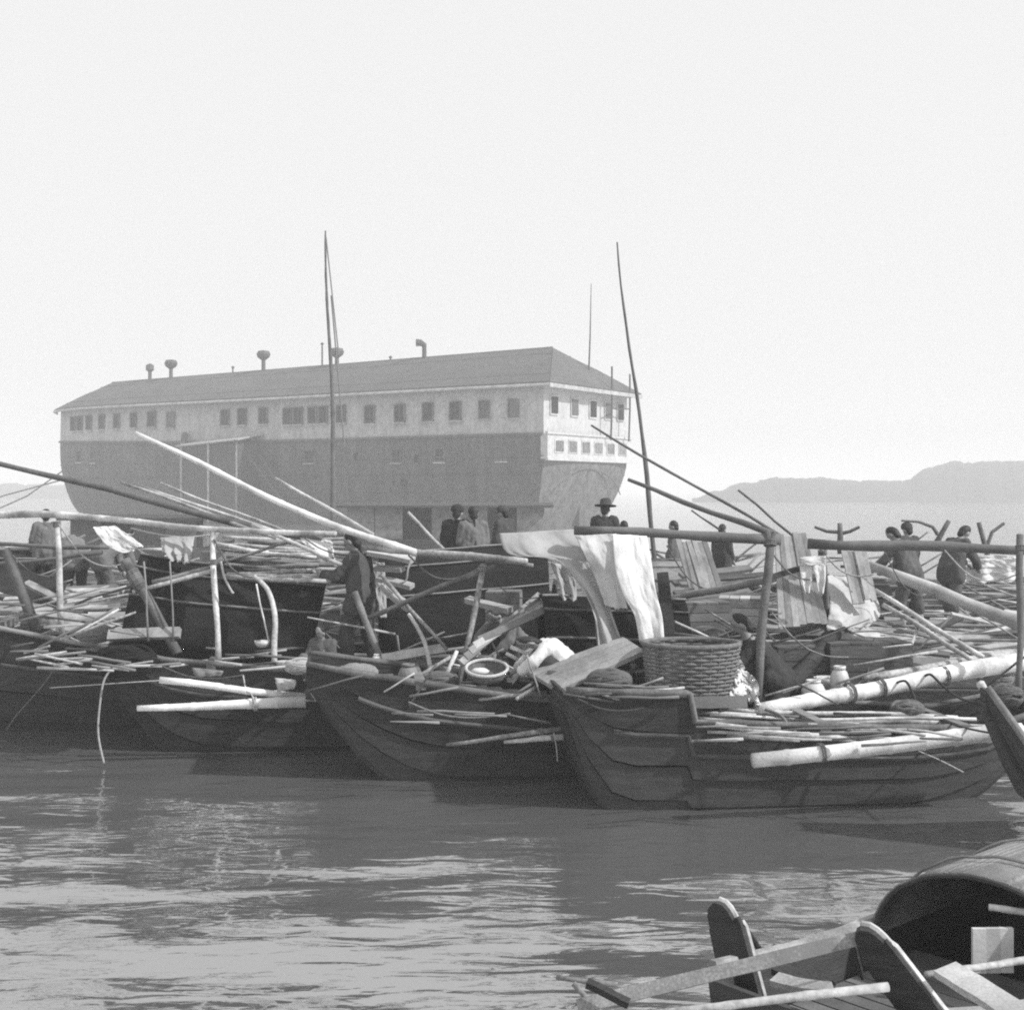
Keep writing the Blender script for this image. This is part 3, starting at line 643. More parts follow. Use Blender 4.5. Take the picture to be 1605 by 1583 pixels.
pole('long pale pole beyond the huge lashed bamboo', (1355, 1062, 13.0), (1610, 1022, 14.2), 14, 18, 'bamboo')
p = pole('thick pale bamboo fender with cut end, slung on the sampan under the man', (215, 1110, 13.55), (479, 1100, 13.75), 10, 21, 'bamboo_big', 'big_bamboo')
a, b = U(215, 1110, 13.55), U(479, 1100, 13.75); lash(p, a.lerp(b, 0.7), b - a, wpx(20, 13.6), 'pale_rope', 2)
pole('pale bamboo just above the thick fender with cut end', (250, 1066, 13.65), (478, 1092, 13.85), 12, 13, 'bamboo_big')
for i, (a, b, w0, w1) in enumerate([((699, 1167, 12.2), (880, 1143, 12.1), 6, 10), ((790, 1163, 12.15), (884, 1155, 12.05), 6, 12)]):
    p = pole(['longer slim bamboo slung on the side of the tray-basket sampan', 'shorter stout bamboo slung on the side of the tray-basket sampan'][i], a, b, w0, w1, 'bamboo')
    lash(p, U(*a).lerp(U(*b), 0.83), U(*b) - U(*a), wpx(11, 12.1), 'rope', 2)

def crutch(label, a, b, wa, wb, m='old_bamboo', fork=None, lashat=(0.02,), name='post', group=None):
    p0, p1 = U(*a), U(*b); mb = pole_mesh(p0, p1, wpx(wa, a[2]), wpx(wb, b[2]), 0, False)
    o = tag(mb.build(name, m, smooth=True), label, 'post', group)
    for t in lashat: lash(o, p1.lerp(p0, t), p1 - p0, wpx(wb, b[2]) * 1.25, 'rope', 3)
    for f in (fork or []):
        MB().tube([p1.lerp(p0, 0.04), p1.lerp(p0, 0.04).lerp(U(*f), .5) + V((0, 0, .01)), U(*f)], [wpx(wb, b[2]) * .9, wpx(wb, b[2]) * .8, wpx(wb, b[2]) * .5], 7).build('fork', m, o)
    return o
crutch('upright pale post under the left part of the level spar', (98, 1000, 15.45), (89, 818, 15.55), 11, 9, 'bamboo')
crutch('thick dark post leaning at the left edge', (56, 985, 15.4), (8, 860, 15.3), 18, 15, 'dark_pole', lashat=())
crutch('tall upright post with forked top before the dark hood', (342, 1042, 14.1), (333, 838, 14.45), 10, 8, 'bamboo', fork=((348, 826, 14.5), (331, 828, 14.5)), lashat=(0.22,))
crutch('slanting post with rope wound round its top, before the dark hood', (279, 1024, 14.15), (196, 878, 14.4), 15, 16, 'old_bamboo', lashat=(0.15, 0.2, 0.25, 0.3))
crutch('upright slim pole bracing the rail above the tray basket', (716, 1088, 13.2), (758, 884, 13.6), 9, 9, 'bamboo', lashat=(0.04,))
pole('slanting brace from the standing man up to the rail', (577, 968, 13.9), (775, 888, 13.6), 9, 10, 'old_bamboo')
pole('leaning prop before the legs of the standing man', (612, 1072, 13.9), (556, 928, 14.2), 14, 11, 'old_bamboo', bam=False)
crutch('tall upright post under the end of the cloth pole', (1186, 1112, 12.6), (1208, 846, 13.0), 14, 15, 'old_bamboo', lashat=(0.02,), fork=((1202, 832, 13.0), (1214, 834, 13.0)))
crutch('tall straight dark post at the right edge of the photo', (1596, 1110, 12.7), (1599, 838, 13.1), 11, 10, 'dark_pole', lashat=(0.08,))
crutch('hidden post under the cloths at the other end of the cloth pole', (945, 1075, 13.2), (930, 845, 13.35), 12, 11, 'dark_pole')
crutch('dark post holding the end of the spar by the striped trousers', (1300, 1040, 14.2), (1289, 862, 13.7), 10, 10, 'dark_pole')
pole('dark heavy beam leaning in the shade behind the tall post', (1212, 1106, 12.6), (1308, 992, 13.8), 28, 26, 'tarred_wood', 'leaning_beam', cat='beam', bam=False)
for lab, st, arms in [('forked crutch with two wide arms, first beyond the right spar', ((1318, 868, 21), (1316, 820, 21)), [[(1312, 834, 21), (1296, 833, 21), (1277, 826, 21)], [(1319, 836, 21), (1332, 833, 21), (1347, 826, 21)]]),
                      ('forked crutch leaning right with a long curved arm', ((1466, 854, 21), (1487, 816, 21)), [[(1470, 838, 21), (1462, 826, 21), (1440, 818, 21), (1413, 816, 21)]]),
                      ('tall dark crutch with a hooked arm near the right edge', ((1558, 908, 21), (1534, 819, 21)), [[(1545, 862, 21), (1555, 834, 21), (1574, 820, 21)]])]:
    o = crutch(lab, st[0], st[1], 10, 8, 'dark_pole', lashat=(), name='crutch')
    for ar in arms: MB().tube([U(*q) for q in ar], [.035, .03, .025, .02][:len(ar)], 6).build('arm', 'dark_pole', o)

def hoop_thing(label, pts, wd, m='bamboo'):
    P = [U(*p) for p in pts]; out = []
    for i in range(len(P) - 1):
        p0, p1, p2, p3 = P[max(i - 1, 0)], P[i], P[i + 1], P[min(i + 2, len(P) - 1)]
        for k in range(6):
            t = k / 6; out.append(0.5 * ((2 * p1) + (p2 - p0) * t + (2 * p0 - 5 * p1 + 4 * p2 - p3) * t * t + (3 * p1 - p0 - 3 * p2 + p3) * t ** 3))
    out.append(P[-1]); n = len(out)
    return tag(MB().tube(out, [wpx(wd, pts[0][2]) * (0.7 + 0.3 * i / n) for i in range(n)], 8).build('bent_bamboo', m, smooth=True), label, 'hoop')
hoop_thing('thick bent bamboo hoop end against the dark hood', [(398, 903, 14.35), (420, 925, 14.3), (431, 965, 14.2), (430, 1010, 14.15), (430, 1048, 14.1)], 10)
hoop_thing('slim bent bamboo hoop end near the pale plank', [(640, 962, 13.9), (655, 985, 13.85), (668, 1015, 13.8), (677, 1060, 13.7)], 8)
pole('thin rod hanging beside the thick bent hoop', (402, 915, 14.25), (422, 1008, 14.2), 3, 3, 'bamboo', name='thin_rod', cat='rod', bam=False)
for i, x in enumerate((228, 268)):
    pole(['thin upright rod by the near end of the dark hood', 'thin upright rod a little inside the dark hood'][i], (x + 4, 1005, 14.1), (x - 2, 880, 14.2), 4, 3, 'old_bamboo', name='thin_rod', cat='rod', bam=False)
pole('pale brace running from the rope-wound post up to the forked post', (208, 928, 14.3), (337, 893, 14.35), 7, 9, 'bamboo')
pole('shorter pale brace above the one from the rope-wound post', (238, 912, 14.35), (337, 889, 14.45), 8, 9, 'old_bamboo')
pole('thin dark pole from the workers to the rope-wound post', (118, 948, 16.2), (212, 916, 14.5), 4, 5, 'dark_pole', name='thin_pole', bam=False)
pole('dark level pole behind the upright pale post', (-20, 852, 17.4), (170, 858, 17), 8, 8, 'dark_pole', bam=False)
pole('slanting dark pole below the level one behind the upright pale post', (-20, 886, 17.2), (160, 866, 17), 7, 8, 'dark_pole', bam=False)
pole('pale pole running right from the forked post', (330, 852, 15.6), (420, 866, 15.4), 9, 8, 'bamboo')
pole('slanting old pole crossing the stacked thin bamboos', (340, 885, 15.0), (475, 840, 15.0), 5, 6, 'old_bamboo')

TONE = {'bamboo': 'pale', 'old_bamboo': 'grey', 'pale_wood': 'pale', 'mid_wood': 'grey', 'dark_pole': 'dark', 'dark_wood': 'dark'}
def nth(k):
    if k < 14: return ORD[k]
    one = ['', 'first', 'second', 'third', 'fourth', 'fifth', 'sixth', 'seventh', 'eighth', 'ninth']; k += 1
    if k < 20: return {15: 'fifteenth', 16: 'sixteenth', 17: 'seventeenth', 18: 'eighteenth', 19: 'nineteenth'}[k]
    return {2: 'twent', 3: 'thirt', 4: 'fort'}[k // 10] + ('ieth' if k % 10 == 0 else 'y-' + one[k % 10])
# bamboos stacked on the hood
rs = random.Random(3); stk = []
for i in range(26):
    y = 846 + 62 * (i / 25) + rs.uniform(-3, 3); x0 = 345 + rs.uniform(-15, 60); x1 = rs.uniform(470, 560); d = 15.9 - 1.3 * (i / 25) + rs.uniform(-.1, .1)
    stk.append((y, x0, x1, d, rs.uniform(-6, 8), rs.uniform(5, 7), rs.uniform(6, 9), rs.choice(['bamboo', 'old_bamboo', 'bamboo'])))
stk.sort()
for i, (y, x0, x1, d, sl_, w0, w1, m) in enumerate(stk):
    pole('%s thin bamboo, %s from the top of the stack on the dark hood' % (TONE[m], nth(i)), (x0, y - sl_, d), (x1, y + sl_, d - 0.15), w0, w1, m, group='bamboos stacked on the dark hood')
pole('long pale bamboo at the bottom front of the stack on the dark hood', (353, 903, 14.5), (520, 912, 14.4), 7, 8, 'bamboo')
# firewood ends right of the man
for i, (a, b, wd) in enumerate([((578, 868, 14.6), (648, 882, 14.4), 17), ((602, 872, 14.7), (640, 876, 14.5), 12), ((590, 892, 14.6), (632, 897, 14.4), 13), ((592, 908, 14.5), (646, 924, 14.3), 14), ((598, 918, 14.4), (632, 946, 14.3), 9), ((596, 922, 14.3), (640, 958, 14.2), 8)]):
    plank(ORD[i] + ' split log end from the top, sticking out beside the standing man', a, b, wpx(wd, 14.4) * 2, 0.05, 'pale_wood', 'split_log', 'split logs beside the man', 'log')
pole('thin stick slanting down right past the slim bent hoop', (598, 902, 14.2), (700, 1018, 13.7), 7, 6, 'bamboo')
# boards leaning
for i in range(5):
    a = (722 + i * 7, 1040 - i * 9, 13.1 + .05 * i); b = (845 + i * 6, 934 + i * 4, 14.0 - .1 * i)
    plank(ORD[i] + ' board from the lower left in the leaning bundle below the cloths', a, b, 0.075, 0.035, ['pale_wood', 'mid_wood', 'pale_wood', 'pale_wood', 'mid_wood'][i], 'leaning_board', 'boards leaning in a bundle', up=(0.2, -1, 0.5))
plank('short pale bar between the slim upright pole and the leaning boards', (732, 942, 14.2), (800, 962, 13.8), 0.09, 0.06, 'pale_wood')
plank('pale plank lying level behind the slim bent hoop', (598, 1034, 14.0), (699, 1018, 13.9), 0.10, 0.06, 'pale_wood', up=(0, -1, .5))
plank('short pale board before the seated child', (478, 1046, 14.2), (544, 1038, 14.2), 0.13, 0.05, 'pale_wood', up=(0, -1, .5))
plank('long pale plank at the foot of the rope-wound post', (172, 998, 14.25), (284, 994, 14.2), 0.12, 0.07, 'pale_wood', up=(0, -1, .6))
# planks heaped at the left
rs = random.Random(11)
for i in range(14):
    y = 925 + 66 * i / 13; d = 17.9 - 1.9 * i / 13; x0 = rs.uniform(-20, 70); x1 = rs.uniform(150, 205)
    plank(ORD[i] + ' pale plank from the back in the heap between the left posts', (x0, y + rs.uniform(-4, 8), d), (x1, y + rs.uniform(-8, 2), d), rs.uniform(.10, .2), .04, rs.choice(['pale_wood', 'pale_wood', 'mid_wood']), group='planks heaped between the left posts')
plank('curved dark board standing behind the leaning dark post', (0, 905, 16.6), (98, 935, 16.4), .35, .05, 'tarred_wood', up=(0, -1, .3))
plank('long pale plank slanting out of the heap by the leaning dark post', (40, 915, 16.2), (100, 948, 16.1), .12, .04, 'pale_wood')
# poles and planks in the right sampans
rs = random.Random(5)
for i in range(9):
    y = 1112 + 40 * i / 8; x0 = 1090 + rs.uniform(0, 60); x1 = rs.uniform(1330, 1560); d = 12.2 - .7 * i / 8
    pole(ORD[i] + ' slim bamboo from the back inside the nearest row sampan', (x0, y, d), (x1, y + rs.uniform(-2, 16), d + .25), rs.uniform(5, 8), rs.uniform(6, 9), rs.choice(['bamboo', 'old_bamboo', 'bamboo']), group='bamboos in the nearest row sampan')
pole('stout pale bamboo on top of the slim ones in the nearest row sampan', (1122, 1136, 11.4), (1340, 1160, 11.5), 10, 11, 'bamboo')
plank('thick pale board set on edge at the foot of the wicker basket', (1083, 1101, 11.75), (1168, 1100, 11.8), 0.11, .06, 'mid_wood', up=(0, -1, .2))
for i in range(12):
    t = i / 11; x0 = 1040 + 20 * rs.random(); y = 905 + 80 * t; d = 19.5 - 4 * t
    plank(ORD[i] + ' weathered board from the back in the jumble behind the wicker basket', (x0 + 10, y + rs.uniform(-6, 6), d), (1195 + rs.uniform(-30, 5), y - rs.uniform(0, 26), d + .3), rs.uniform(.1, .22), .05, rs.choice(['mid_wood', 'pale_wood', 'dark_wood']), group='boards jumbled behind the basket')
pole('long old bamboo slanting up to the tall post behind the wicker basket', (1055, 938, 14.6), (1202, 908, 13.2), 12, 14, 'old_bamboo')
for i in range(7):
    y = 945 + 75 * i / 6; d = 20 - 5 * i / 6
    pole(ORD[i] + ' old pole from the back on the pale decks near the right edge', (1400 + rs.uniform(-30, 60), y + rs.uniform(-4, 4), d), (1620, y + rs.uniform(-14, 14), d + .2), 5, 6, rs.choice(['old_bamboo', 'dark_pole', 'bamboo']), group='poles on the pale decks')
plank('short dark oar blade lying on the pale deck', (1468, 985, 16), (1504, 972, 16.4), .10, .03, 'tarred_wood', 'oar_blade', cat='oar')
pole('thin pole slanting across the shaded corner under the slim bamboos', (1415, 1045, 13.6), (1438, 985, 13.9), 5, 6, 'bamboo')
# sticks lying in the tray-basket sampan
for i, (a, b) in enumerate([((800, 1014, 13), (840, 1030, 13)), ((793, 1024, 13), (812, 1034, 13)), ((826, 1044, 12.8), (848, 1056, 12.8)), ((735, 1098, 12.7), (832, 1088, 12.6)), ((655, 1060, 13.2), (706, 1030, 13.4)), ((810, 1096, 12.5), (840, 1078, 12.7)), ((700, 1058, 13.1), (716, 1020, 13.2))]):
    pole(['short stick behind the round tray basket, right end', 'tiny stick beside the one behind the tray basket', 'stick right of the round tray basket', 'long stick in front of the round tray basket', 'stick slanting left of the round tray basket', 'stick before the lower corner of the tilted panel', 'upright stick at the foot of the slim bent hoop'][i], a, b, 7, 7, 'bamboo', 'stick', 'stick', 'sticks in the tray-basket sampan', bam=False)
pole('stick under the tilted panel', (893, 1086, 12.2), (985, 1024, 12.9), 8, 7, 'bamboo', 'stick', 'stick', bam=False)

# ------------------------------------------------------------------ cloths, mats, panels
cloth('wide grey-white cloth sweeping down from the rail to the tilted panel', [(782, 836, 13.5), (798, 869, 13.3), (868, 878, 13.2), (912, 925, 13.1), (932, 968, 13), (938, 1016, 12.9)],
      [(908, 829, 13.5), (922, 858, 13.4), (938, 898, 13.3), (952, 935, 13.2), (964, 972, 13.1), (978, 1012, 13.0)], 'cloth_grey', folds=1.6, amp=.035, seed=1)
cloth('narrow white cloth, left of the two hanging side by side', [(901, 840, 13.22), (916, 870, 13.1), (934, 910, 13.1), (948, 950, 13.05)], [(966, 836, 13.2), (968, 875, 13.05), (974, 910, 13), (984, 956, 13)], 'cloth_white', folds=1.3, amp=.02, seed=2)
cloth('long white cloth, right of the two hanging side by side', [(960, 837, 13.13), (964, 890, 12.98), (978, 935, 12.93), (994, 965, 12.9), (1002, 1006, 12.9)], [(1014, 840, 13.15), (1022, 885, 13.05), (1028, 925, 13.0), (1038, 965, 12.95), (1042, 1008, 12.9)], 'cloth_white', folds=1.4, amp=.018, seed=3)
cloth('small grey cloth tapering to a point under the wide cloth', [(858, 880, 13.6), (872, 905, 13.6), (884, 945, 13.6), (899, 984, 13.6)], [(900, 890, 13.6), (903, 920, 13.6), (904, 955, 13.6), (902, 986, 13.6)], 'cloth_grey', folds=1.5, seed=4)
plank('upright dark board beside the long white cloth', (1038, 898, 13.4), (1050, 1008, 13.2), .12, .04, 'tarred_wood', 'upright_board', up=(0, -1, 0))
def plankmat(label, tl, tr, br, bl, n, m, name='plank_mat', jag=4, mats=None):
    root = empty(name, U(*bl), label, 'mat'); r = random.Random(n)
    for i in range(n):
        f0, f1 = i / n, (i + 1) / n - 0.04 / n
        g = lambda p, q, f: U(*[p[k] + (q[k] - p[k]) * f for k in range(3)])
        j0, j1 = r.uniform(-jag, jag), r.uniform(-jag, jag)
        P = [[g(tl, tr, f0) + V((0, 0, j0 * .006)), g(tl, tr, f1) + V((0, 0, j0 * .006))], [g(bl, br, f0) + V((0, r.uniform(-.01, .01), j1 * .006)), g(bl, br, f1) + V((0, 0, j1 * .006))]]
        MB().slab(P, -0.02).build('slat', r.choice(mats or [m]), root)
    return root
plankmat('upright grey plank screen behind the cloth pole, left of the tall post', (1058, 848, 15.2), (1108, 848, 15.3), (1132, 922, 14.9), (1080, 926, 14.8), 6, 'grey_board', mats=['grey_board', 'mid_wood', 'grey_board'])
plankmat('tall grey plank screen standing between the tall post and the pale trousers', (1214, 842, 14.0), (1262, 836, 14.1), (1298, 976, 13.6), (1220, 982, 13.5), 7, 'grey_board', mats=['grey_board', 'mid_wood', 'grey_board'])
plankmat('narrow grey plank screen left of the big pale log', (1318, 862, 14.3), (1358, 864, 14.3), (1374, 940, 14.0), (1336, 945, 13.9), 4, 'grey_board')
plank('dark short rail across the tall grey plank screen', (1204, 906, 13.4), (1252, 891, 13.5), .06, .04, 'tarred_wood', up=(0, -1, 0))
tr_ = empty('hung_trousers', U(1276, 932, 13.4), 'pair of white trousers hung up to dry by the right spar', 'trousers')
for nm, l_, r_ in (('trouser_leg', [(1253, 884, 13.42), (1256, 905, 13.4), (1263, 932, 13.4)], [(1274, 884, 13.42), (1273, 906, 13.4), (1269, 930, 13.4)]),
                   ('trouser_leg', [(1274, 885, 13.40), (1279, 906, 13.38), (1284, 932, 13.4)], [(1294, 883, 13.40), (1294, 906, 13.38), (1291, 931, 13.4)]),
                   ('waistband', [(1252, 873, 13.41), (1253, 879, 13.39), (1253, 886, 13.39)], [(1294, 871, 13.41), (1295, 878, 13.39), (1295, 886, 13.39)])):
    o_ = cloth(None, l_, r_, 'cloth_white', nm, 1.2, .018, nu=10, nv=12, cat=None, seed=len(nm)); o_.parent = tr_; o_.location = o_.location - tr_.location
cloth('white triangular sheet stretched under the level spar', [(146, 826, 15.9), (162, 850, 15.9), (190, 866, 15.8), (208, 862, 15.8)], [(182, 824, 16.1), (202, 838, 16), (222, 852, 15.9), (226, 856, 15.9)], 'cloth_white', folds=.8, amp=.03, seed=6)
cloth('pale ragged cloth hung over the end of the dark hood', [(250, 842, 14.8), (252, 862, 14.5), (262, 876, 14.4)], [(304, 840, 14.8), (300, 862, 14.5), (296, 884, 14.4)], 'cloth_grey', folds=3, amp=.05, seed=7)
cloth('pale bundle of cloth before the standing man', [(468, 842, 14.6), (482, 860, 14.4), (505, 880, 14.3)], [(520, 846, 14.6), (524, 860, 14.4), (526, 876, 14.3)], 'cloth_white', folds=1.5, amp=.05, seed=8)
cloth('grey mat hung just behind the standing man', [(572, 880, 15.1), (573, 915, 15.1), (578, 962, 15.1)], [(602, 882, 15.1), (604, 915, 15.1), (606, 968, 15.1)], 'cloth_grey', folds=1, amp=.03, seed=13)
cloth('pale cloth draped over boats beside the tall plank screen', [(1284, 900, 14.6), (1300, 930, 14.2), (1300, 962, 13.8), (1295, 985, 13.6)], [(1340, 905, 14.6), (1372, 935, 14.4), (1380, 965, 14.2), (1360, 985, 14)], 'cloth_grey', folds=2, amp=.06, seed=9)
cloth('white sack sagging beside the wicker basket', [(1140, 1042, 12.3), (1145, 1070, 12.2), (1140, 1100, 12.15)], [(1156, 1040, 12.4), (1178, 1070, 12.3), (1190, 1098, 12.25)], 'cloth_white', folds=1, amp=.07, th=.05, seed=10, name='sack', cat='sack')
cloth('white wash sheet hanging beyond the right spar', [(1505, 868, 19.5), (1512, 890, 19.5), (1508, 915, 19.5)], [(1592, 872, 19.5), (1596, 892, 19.5), (1590, 910, 19.5)], 'cloth_white', folds=2, amp=.05, seed=12)
def panel(label, c, m='pale_wood', th=.045):
    root = empty('tilted_panel', U(*c[3]), label, 'panel')
    n = 4
    for i in range(n):
        f0, f1 = i / n, (i + 1) / n - .012
        g = lambda p, q, f: U(*p).lerp(U(*q), f)
        MB().slab([[g(c[0], c[3], f0), g(c[1], c[2], f0)], [g(c[0], c[3], f1), g(c[1], c[2], f1)]], -th).build('board', m, root)
    for f in (.12, .85):
        a, b = U(*c[0]).lerp(U(*c[1]), f), U(*c[3]).lerp(U(*c[2]), f); n_ = (U(*c[1]) - U(*c[0])).cross(U(*c[3]) - U(*c[0])).normalized()
        MB().box((a + b) / 2 + n_ * .065, (b - a) / 2, (U(*c[1]) - U(*c[0])).normalized() * .03, n_ * .017).build('batten', 'mid_wood', root)
    return root
panel('grey tilted board panel lying in front of the wide cloth', [(828, 1058, 12.7), (978, 1004, 13.0), (1012, 1026, 12.5), (878, 1088, 12.1)], 'grey_board')

# wicker basket, tray, bowls and bundles
def basket(label, c, rx, ry, h):
    root = empty('wicker_basket', c, label, 'basket'); c = V(c); mb = MB(); nk = 30
    def pt(a, z, k): f = 1 + .12 * z / h; return c + V((rx * f * k * math.cos(a), ry * f * k * math.sin(a), z))
    for i in range(nk):
        a = 2 * math.pi * i / nk; MB_ = mb.tube([pt(a, .01, 1), pt(a, h * .5, 1), pt(a, h, 1)], .008, 4)
    o = mb.build('stakes', 'wicker', root); tag(o, kind='stuff')
    mb = MB(); nr = 15
    for r in range(nr):
        z = .015 + (h - .03) * r / (nr - 1); pts = []
        for i in range(nk * 2 + 1):
            a = 2 * math.pi * i / (nk * 2); wv = .012 * math.cos(math.pi * (i / 2 + r)) ; pts.append(pt(a, z, 1 + wv / rx))
        mb.tube(pts, .0155, 5, flat=1.0)
    tag(mb.build('weave', 'wicker', root, smooth=True), kind='stuff')
    MB().tube([pt(2 * math.pi * i / 40, h, 1.01) for i in range(41)], .026, 7).build('rim', 'wicker', root, smooth=True)
    P = [[c + V((rx * k * math.cos(2 * math.pi * i / 24), ry * k * math.sin(2 * math.pi * i / 24), .01)) for i in range(25)] for k in (.02, .97)]
    MB().grid(P).build('bottom', 'wicker', root)
    return root
bp = U(1083, 1094, 12.35); basket('big dark woven wicker basket standing in the nearest row sampan', bp, .41, .33, .53)
def tray(label, px, py, d, r):
    c = U(px, py, d); rt = Matrix.Rotation(math.radians(16), 3, 'X')
    root = empty('tray_basket', c, label, 'basket')
    MB().lathe(c, [(0, .0), (r * .5, .005), (r * .9, .03), (r, .10), (r * 1.02, .10), (r * .93, .015), (r * .5, -.012), (0, -.015)], 24, rt).build('bowl', 'wicker', root, smooth=True)
    MB().tube([c + rt @ V((r * math.cos(2 * math.pi * i / 28), r * math.sin(2 * math.pi * i / 28), .105)) for i in range(29)], .017, 6).build('rim', 'straw', root, smooth=True)
    return root
tray('round shallow tray basket with pale rim at the foot of the slim upright pole', 763, 1062, 12.85, .21)
tag(MB().lathe(U(752, 1062, 12.8) + V((0, .02, .03)), [(0, 0), (.07, 0), (.10, .035), (.06, .06), (0, .065)], 12).build('cloth_heap', 'cloth_white', smooth=True), 'small white heap lying in the round tray basket', 'cloth')
def bowl(label, px, py, d, r, h, m='pottery', name='bowl', cat='bowl'):
    c = U(px, py, d)
    return tag(MB().lathe(c, [(0, 0), (r * .55, 0), (r * .9, h * .5), (r, h), (r * .93, h), (r * .8, h * .5), (r * .5, h * .12), (0, h * .1)], 18).build(name, m, smooth=True), label, cat)
def jar(label, px, py, d, r, h, m='pottery'):
    c = U(px, py, d); root = empty('clay_jar', c, label, 'jar')
    MB().lathe(c, [(0, 0), (r * .6, 0), (r * .95, h * .3), (r, h * .55), (r * .75, h * .8), (r * .5, h * .88)], 16).build('body', m, root, smooth=True)
    MB().lathe(c, [(r * .5, h * .88), (r * .62, h * .9), (r * .62, h), (r * .5, h), (r * .45, h * .8)], 16).build('neck', m, root, smooth=True)
    return root
bowl('white bowl before the dark hood beside the thin rod', 411, 1014, 14.2, .09, .07, 'pottery')
bowl('small pale bowl at the foot of the thick bent hoop', 446, 1046, 14.1, .1, .07, 'pottery')
jar('squat pale jar standing by the bottom of the leaning prop', 640, 1078, 13.2, .11, .25, 'old_bamboo')
jar('small white jar behind the leaning prop', 590, 1045, 13.9, .05, .14, 'cloth_white')
jar('pale jar in the bow of the tray-basket sampan', 506, 1098, 13.0, .13, .26, 'pottery')
bowl('wide pale bowl beside the jar in the bow of the tray-basket sampan', 578, 1082, 12.9, .15, .1, 'pottery', 'basin', 'basin')
jar('pale jar in the shade at the lower end of the leaning beam', 1275, 1100, 12.7, .12, .22, 'pottery')
jar('tall pale jar right of the leaning beam', 1316, 1090, 12.9, .1, .3, 'pottery')
bowl('upturned pale bowl beside the jars near the leaning beam', 1296, 1078, 13.2, .14, .11, 'pottery')
def crate(label, px, py, d, sx, sy, sz, m='mid_wood', yaw=.2):
    c = U(px, py, d); root = empty('wooden_crate', c, label, 'crate'); R = Matrix.Rotation(yaw, 3, 'Z')
    for k in range(3):
        z0 = sz * k / 3 + .004; z1 = sz * (k + 1) / 3 - .004
        for s in (-1, 1):
            MB().box(c + R @ V((0, s * sy / 2, (z0 + z1) / 2)), R @ V((sx / 2, 0, 0)), R @ V((0, .012, 0)), (0, 0, (z1 - z0) / 2)).build('slat', m, root)
            MB().box(c + R @ V((s * (sx / 2 - .012), 0, (z0 + z1) / 2)), R @ V((.012, 0, 0)), R @ V((0, sy / 2 - .014, 0)), (0, 0, (z1 - z0) / 2)).build('slat', m, root)
    for k in range(4):
        x = -sx / 2 + sx * (k + .5) / 4
        MB().box(c + R @ V((x, 0, sz + .012)), R @ V((sx / 8 - .004, 0, 0)), R @ V((0, sy / 2 + .01, 0)), (0, 0, .011)).build('lid_board', m, root)
    return root
crate('low wooden crate behind the wicker basket, under the slanting old bamboo', 1098, 985, 14.9, .6, .4, .3)
crate('pale crate on the deck left of the tall post', 1160, 975, 15.3, .5, .4, .28, 'pale_wood', -.2)
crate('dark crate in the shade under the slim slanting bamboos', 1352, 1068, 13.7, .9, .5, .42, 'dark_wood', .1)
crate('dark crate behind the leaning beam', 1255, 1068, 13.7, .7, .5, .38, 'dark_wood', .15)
crate('mid-grey crate behind the brace near the sitting figure', 790, 975, 15.0, .4, .35, .35, 'mid_wood', -.1)
def bundle(label, c, rx, ry, rz, m, seed, name='net_bundle'):
    mb = MB(); r = random.Random(seed); c = V(c)
    for k in range(16):
        ph = r.uniform(0, 6.28); tl = r.uniform(-.9, .9); pts = []
        rr = Matrix.Rotation(tl, 3, 'X') @ Matrix.Rotation(ph, 3, 'Z')
        for i in range(19):
            a = 2 * math.pi * i / 18; p = rr @ V((math.cos(a), math.sin(a), .15 * math.sin(3 * a))); pts.append(c + V((p.x * rx, p.y * ry, p.z * rz + rz * .5)) * 1.0)
        mb.tube(pts, .022, 5)
    mb.ell(c + V((0, 0, rz * .5)), (rx * .85, ry * .85, rz * .7))
    return tag(mb.build(name, m, smooth=True), label, 'bundle')
bundle('round coil of old rope on the gunwale left of the rope-wound post', U(150, 1000, 15.1), .22, .16, .11, 'rope', 1, 'rope_coil')
bundle('dark net bundle hanging over the bow above the bamboo fender', U(195, 1050, 13.95), .34, .2, .2, 'mat_dark', 2)
bundle('small coil of rope on the huge lashed bamboo', U(1422, 1118, 12.5), .15, .12, .09, 'wicker', 3, 'rope_coil')
bundle('dark coil of rope beside the tall straight dark post', U(1578, 1100, 12.4), .14, .12, .12, 'rope', 4, 'rope_coil')

# ------------------------------------------------------------------ ropes
rope('pale mooring rope dropping from the dark net bundle into the water', [(240, 1036, 13.7), (185, 1046, 13.6), (165, 1062, 13.55), (157, 1100, 13.5), (154, 1150, 13.45), (163, 1196, 13.4)], .012, 'pale_rope')
rope('slack rope running from the left bow down to the water', [(112, 1008, 15.3), (70, 1070, 15.2), (25, 1122, 15.2), (10, 1145, 15.2)], .008, 'rope')
rope('thin rope strung along the dark hull at the left', [(78, 1078, 14.5), (165, 1072, 13.8), (255, 1066, 13.7)], .006, 'pale_rope')
rope('rope tying the cut bamboo fender to the gunwale', [(381, 1058, 13.9), (386, 1082, 13.75), (394, 1088, 13.65), (400, 1104, 13.6)], .009, 'pale_rope')
rope('thin cord stretched from the bamboo fender to the hull at the right', [(1440, 1177, 11.3), (1475, 1192, 11.3), (1510, 1210, 11.45)], .006, 'pale_rope')
rope('dark rope looped over the huge lashed bamboo, left loop', [(1405, 1070, 12.8), (1420, 1068, 12.7), (1432, 1090, 12.65), (1440, 1112, 12.6), (1475, 1120, 12.5)], .013, 'cloth_dark')
rope('dark rope looped over the huge lashed bamboo, right loop', [(1446, 1062, 12.95), (1458, 1057, 12.85), (1475, 1072, 12.7), (1500, 1092, 12.6), (1540, 1105, 12.5)], .013, 'cloth_dark')
